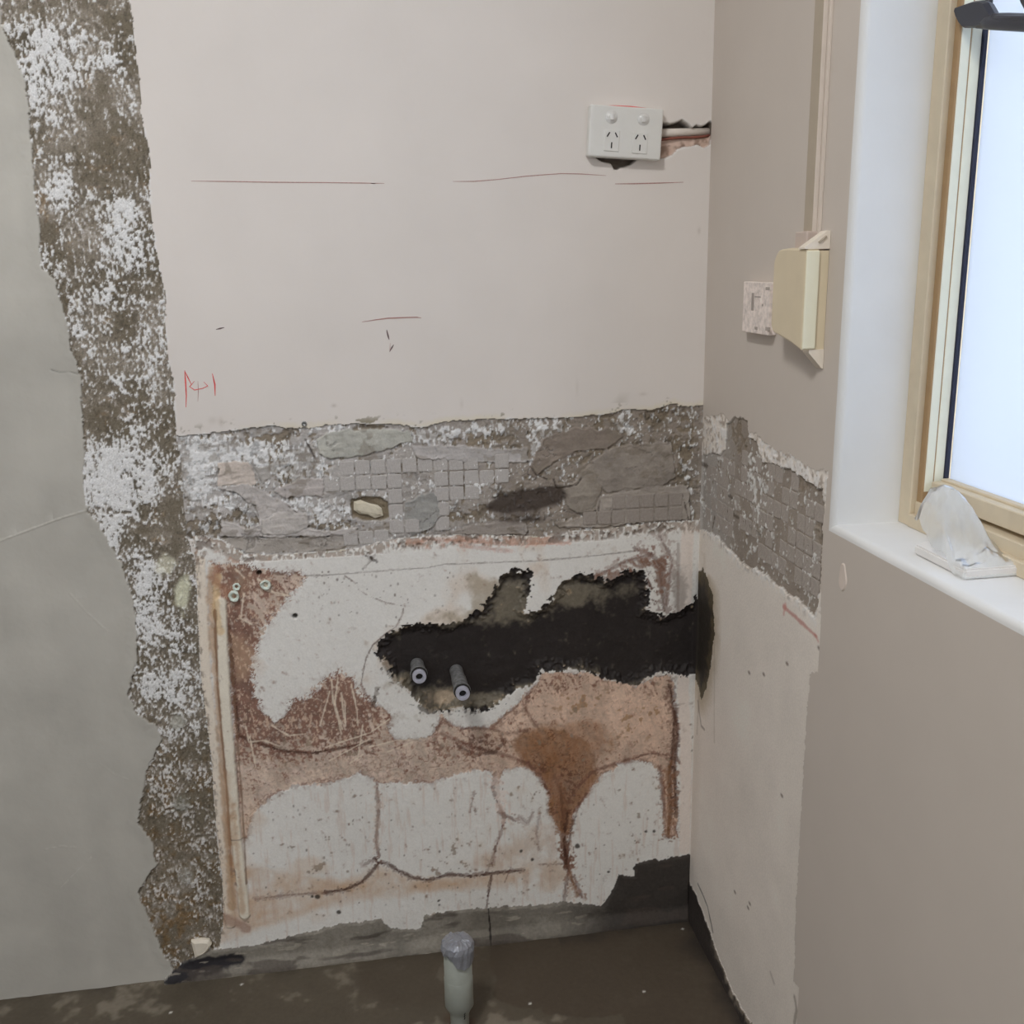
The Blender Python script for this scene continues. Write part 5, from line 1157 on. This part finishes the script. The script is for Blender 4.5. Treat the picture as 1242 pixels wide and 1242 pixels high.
def onpipe(x, z, o=0.0005):
    r = R1 * np.interp(z, [0, max(zred - 0.016, .001), zred - 0.008, zred], [0.68, 0.68, 0.80, 1.0]) + o
    x = min(x, r * 0.8); return Vector((x, -math.sqrt(max(r * r - x * x, 1e-8)), z))
q = [(x * 0.45, z + 0.006) for x, z in q]
for (a, b) in zip(q[:-1], q[1:]):
    A = onpipe(*a); B_ = onpipe(*b); d_ = (B_ - A).normalized(); n_ = Vector((-d_.z, 0, d_.x)) * 0.0007
    vs = [bm.verts.new(p) for p in (A + n_, A - n_, B_ - n_, B_ + n_)]; bm.faces.new(vs)
obj('printed_mark', bm, M_DARK, t, 'black printed letter running up the pipe')

# ------------------------------------------------------------------ wrapped slab on the sill
ZS = OZ0
C0 = onZ((1105, 668), ZS); C1 = onZ((1178, 705), ZS)
t = thing('wrapped_slab', 'white slab on the window sill under a crumpled clear plastic bag', 'package', (0.045, -0.62, ZS))
fy0 = C0[1]; fy1 = C1[1]
foot = [(0.012, -0.565), (0.012, -0.705), (0.078, -0.730), (0.081, -0.560)]
def rc_(P_): return [(p[0] - 0.045, p[1] + 0.62) for p in P_]
slabfoot = [tuple(onZ(p, ZS)[:2]) for p in ((1108, 672), (1170, 704), (1262, 697), (1165, 652))]
bm = bmesh.new(); fs = prism(bm, rc_(slabfoot), 0.0005, 0.011, 'Z')
bmesh.ops.bevel(bm, geom=[e for e in bm.edges], offset=0.002, segments=2, affect='EDGES'); obj('slab', bm, M_SLAB, t)
# plastic bag: crumpled sheet: height field over the footprint with a peak near the far end
A_, B2, C2, D2 = [Vector(p) for p in rc_(slabfoot)]
NU, NV = 80, 60; bm = bmesh.new(); grid = []; rg = np.random.RandomState(8)
pk = onX((1138, 606), 0.05); pkx, pky, pkz = pk[0] - 0.045, pk[1] + 0.62, pk[2] - ZS
for j in range(NV + 1):
    row = []
    for i in range(NU + 1):
        s = i / NU; r_ = j / NV
        s2 = s * 1.02 - 0.01; r2 = r_ * 1.06 - 0.03
        p = (A_ * (1 - s2) + B2 * s2) * (1 - r2) + (D2 * (1 - s2) + C2 * s2) * r2
        dx, dy = p.x - pkx, p.y - pky
        dist = math.hypot(dx / 0.062, dy / (0.070 if dy > 0 else 0.085))
        ang = math.atan2(dy, dx)
        fold = 0.34 * (abs(math.sin(ang * 3.5 + 0.6)) - 0.6) + 0.16 * (abs(math.sin(ang * 8 + 0.4)) - 0.6)
        h = pkz * 0.5 * (1 + math.cos(math.pi * min(1.0, dist * (1 + fold * min(1, dist))))) if dist < 1.4 else 0.0
        ridge = 0.018 * math.exp(-((dx - 0.012) / 0.014) ** 2) * max(0, 1 - abs(dy + 0.05) / 0.07)
        edge = min(s, 1 - s, r_, 1 - r_) * 14
        base = 0.0010 + 0.0112 * min(1, edge * 1.2)
        z = max(h, 0) + ridge * min(1, edge) + base + 0.0016 * math.sin(31 * s + 17 * r_) * math.sin(23 * r_ - 9 * s) * min(1, edge) + rg.uniform(0, 1) * 0.0008
        row.append(bm.verts.new((p.x, p.y, max(z, 0.0008))))
    grid.append(row)
for j in range(NV):
    for i in range(NU): bm.faces.new((grid[j][i], grid[j][i + 1], grid[j + 1][i + 1], grid[j + 1][i]))
bmesh.ops.recalc_face_normals(bm, faces=bm.faces[:])
obj('plastic_bag', bm, M_WRAP, t, 'clear crumpled plastic bag', smooth=True)
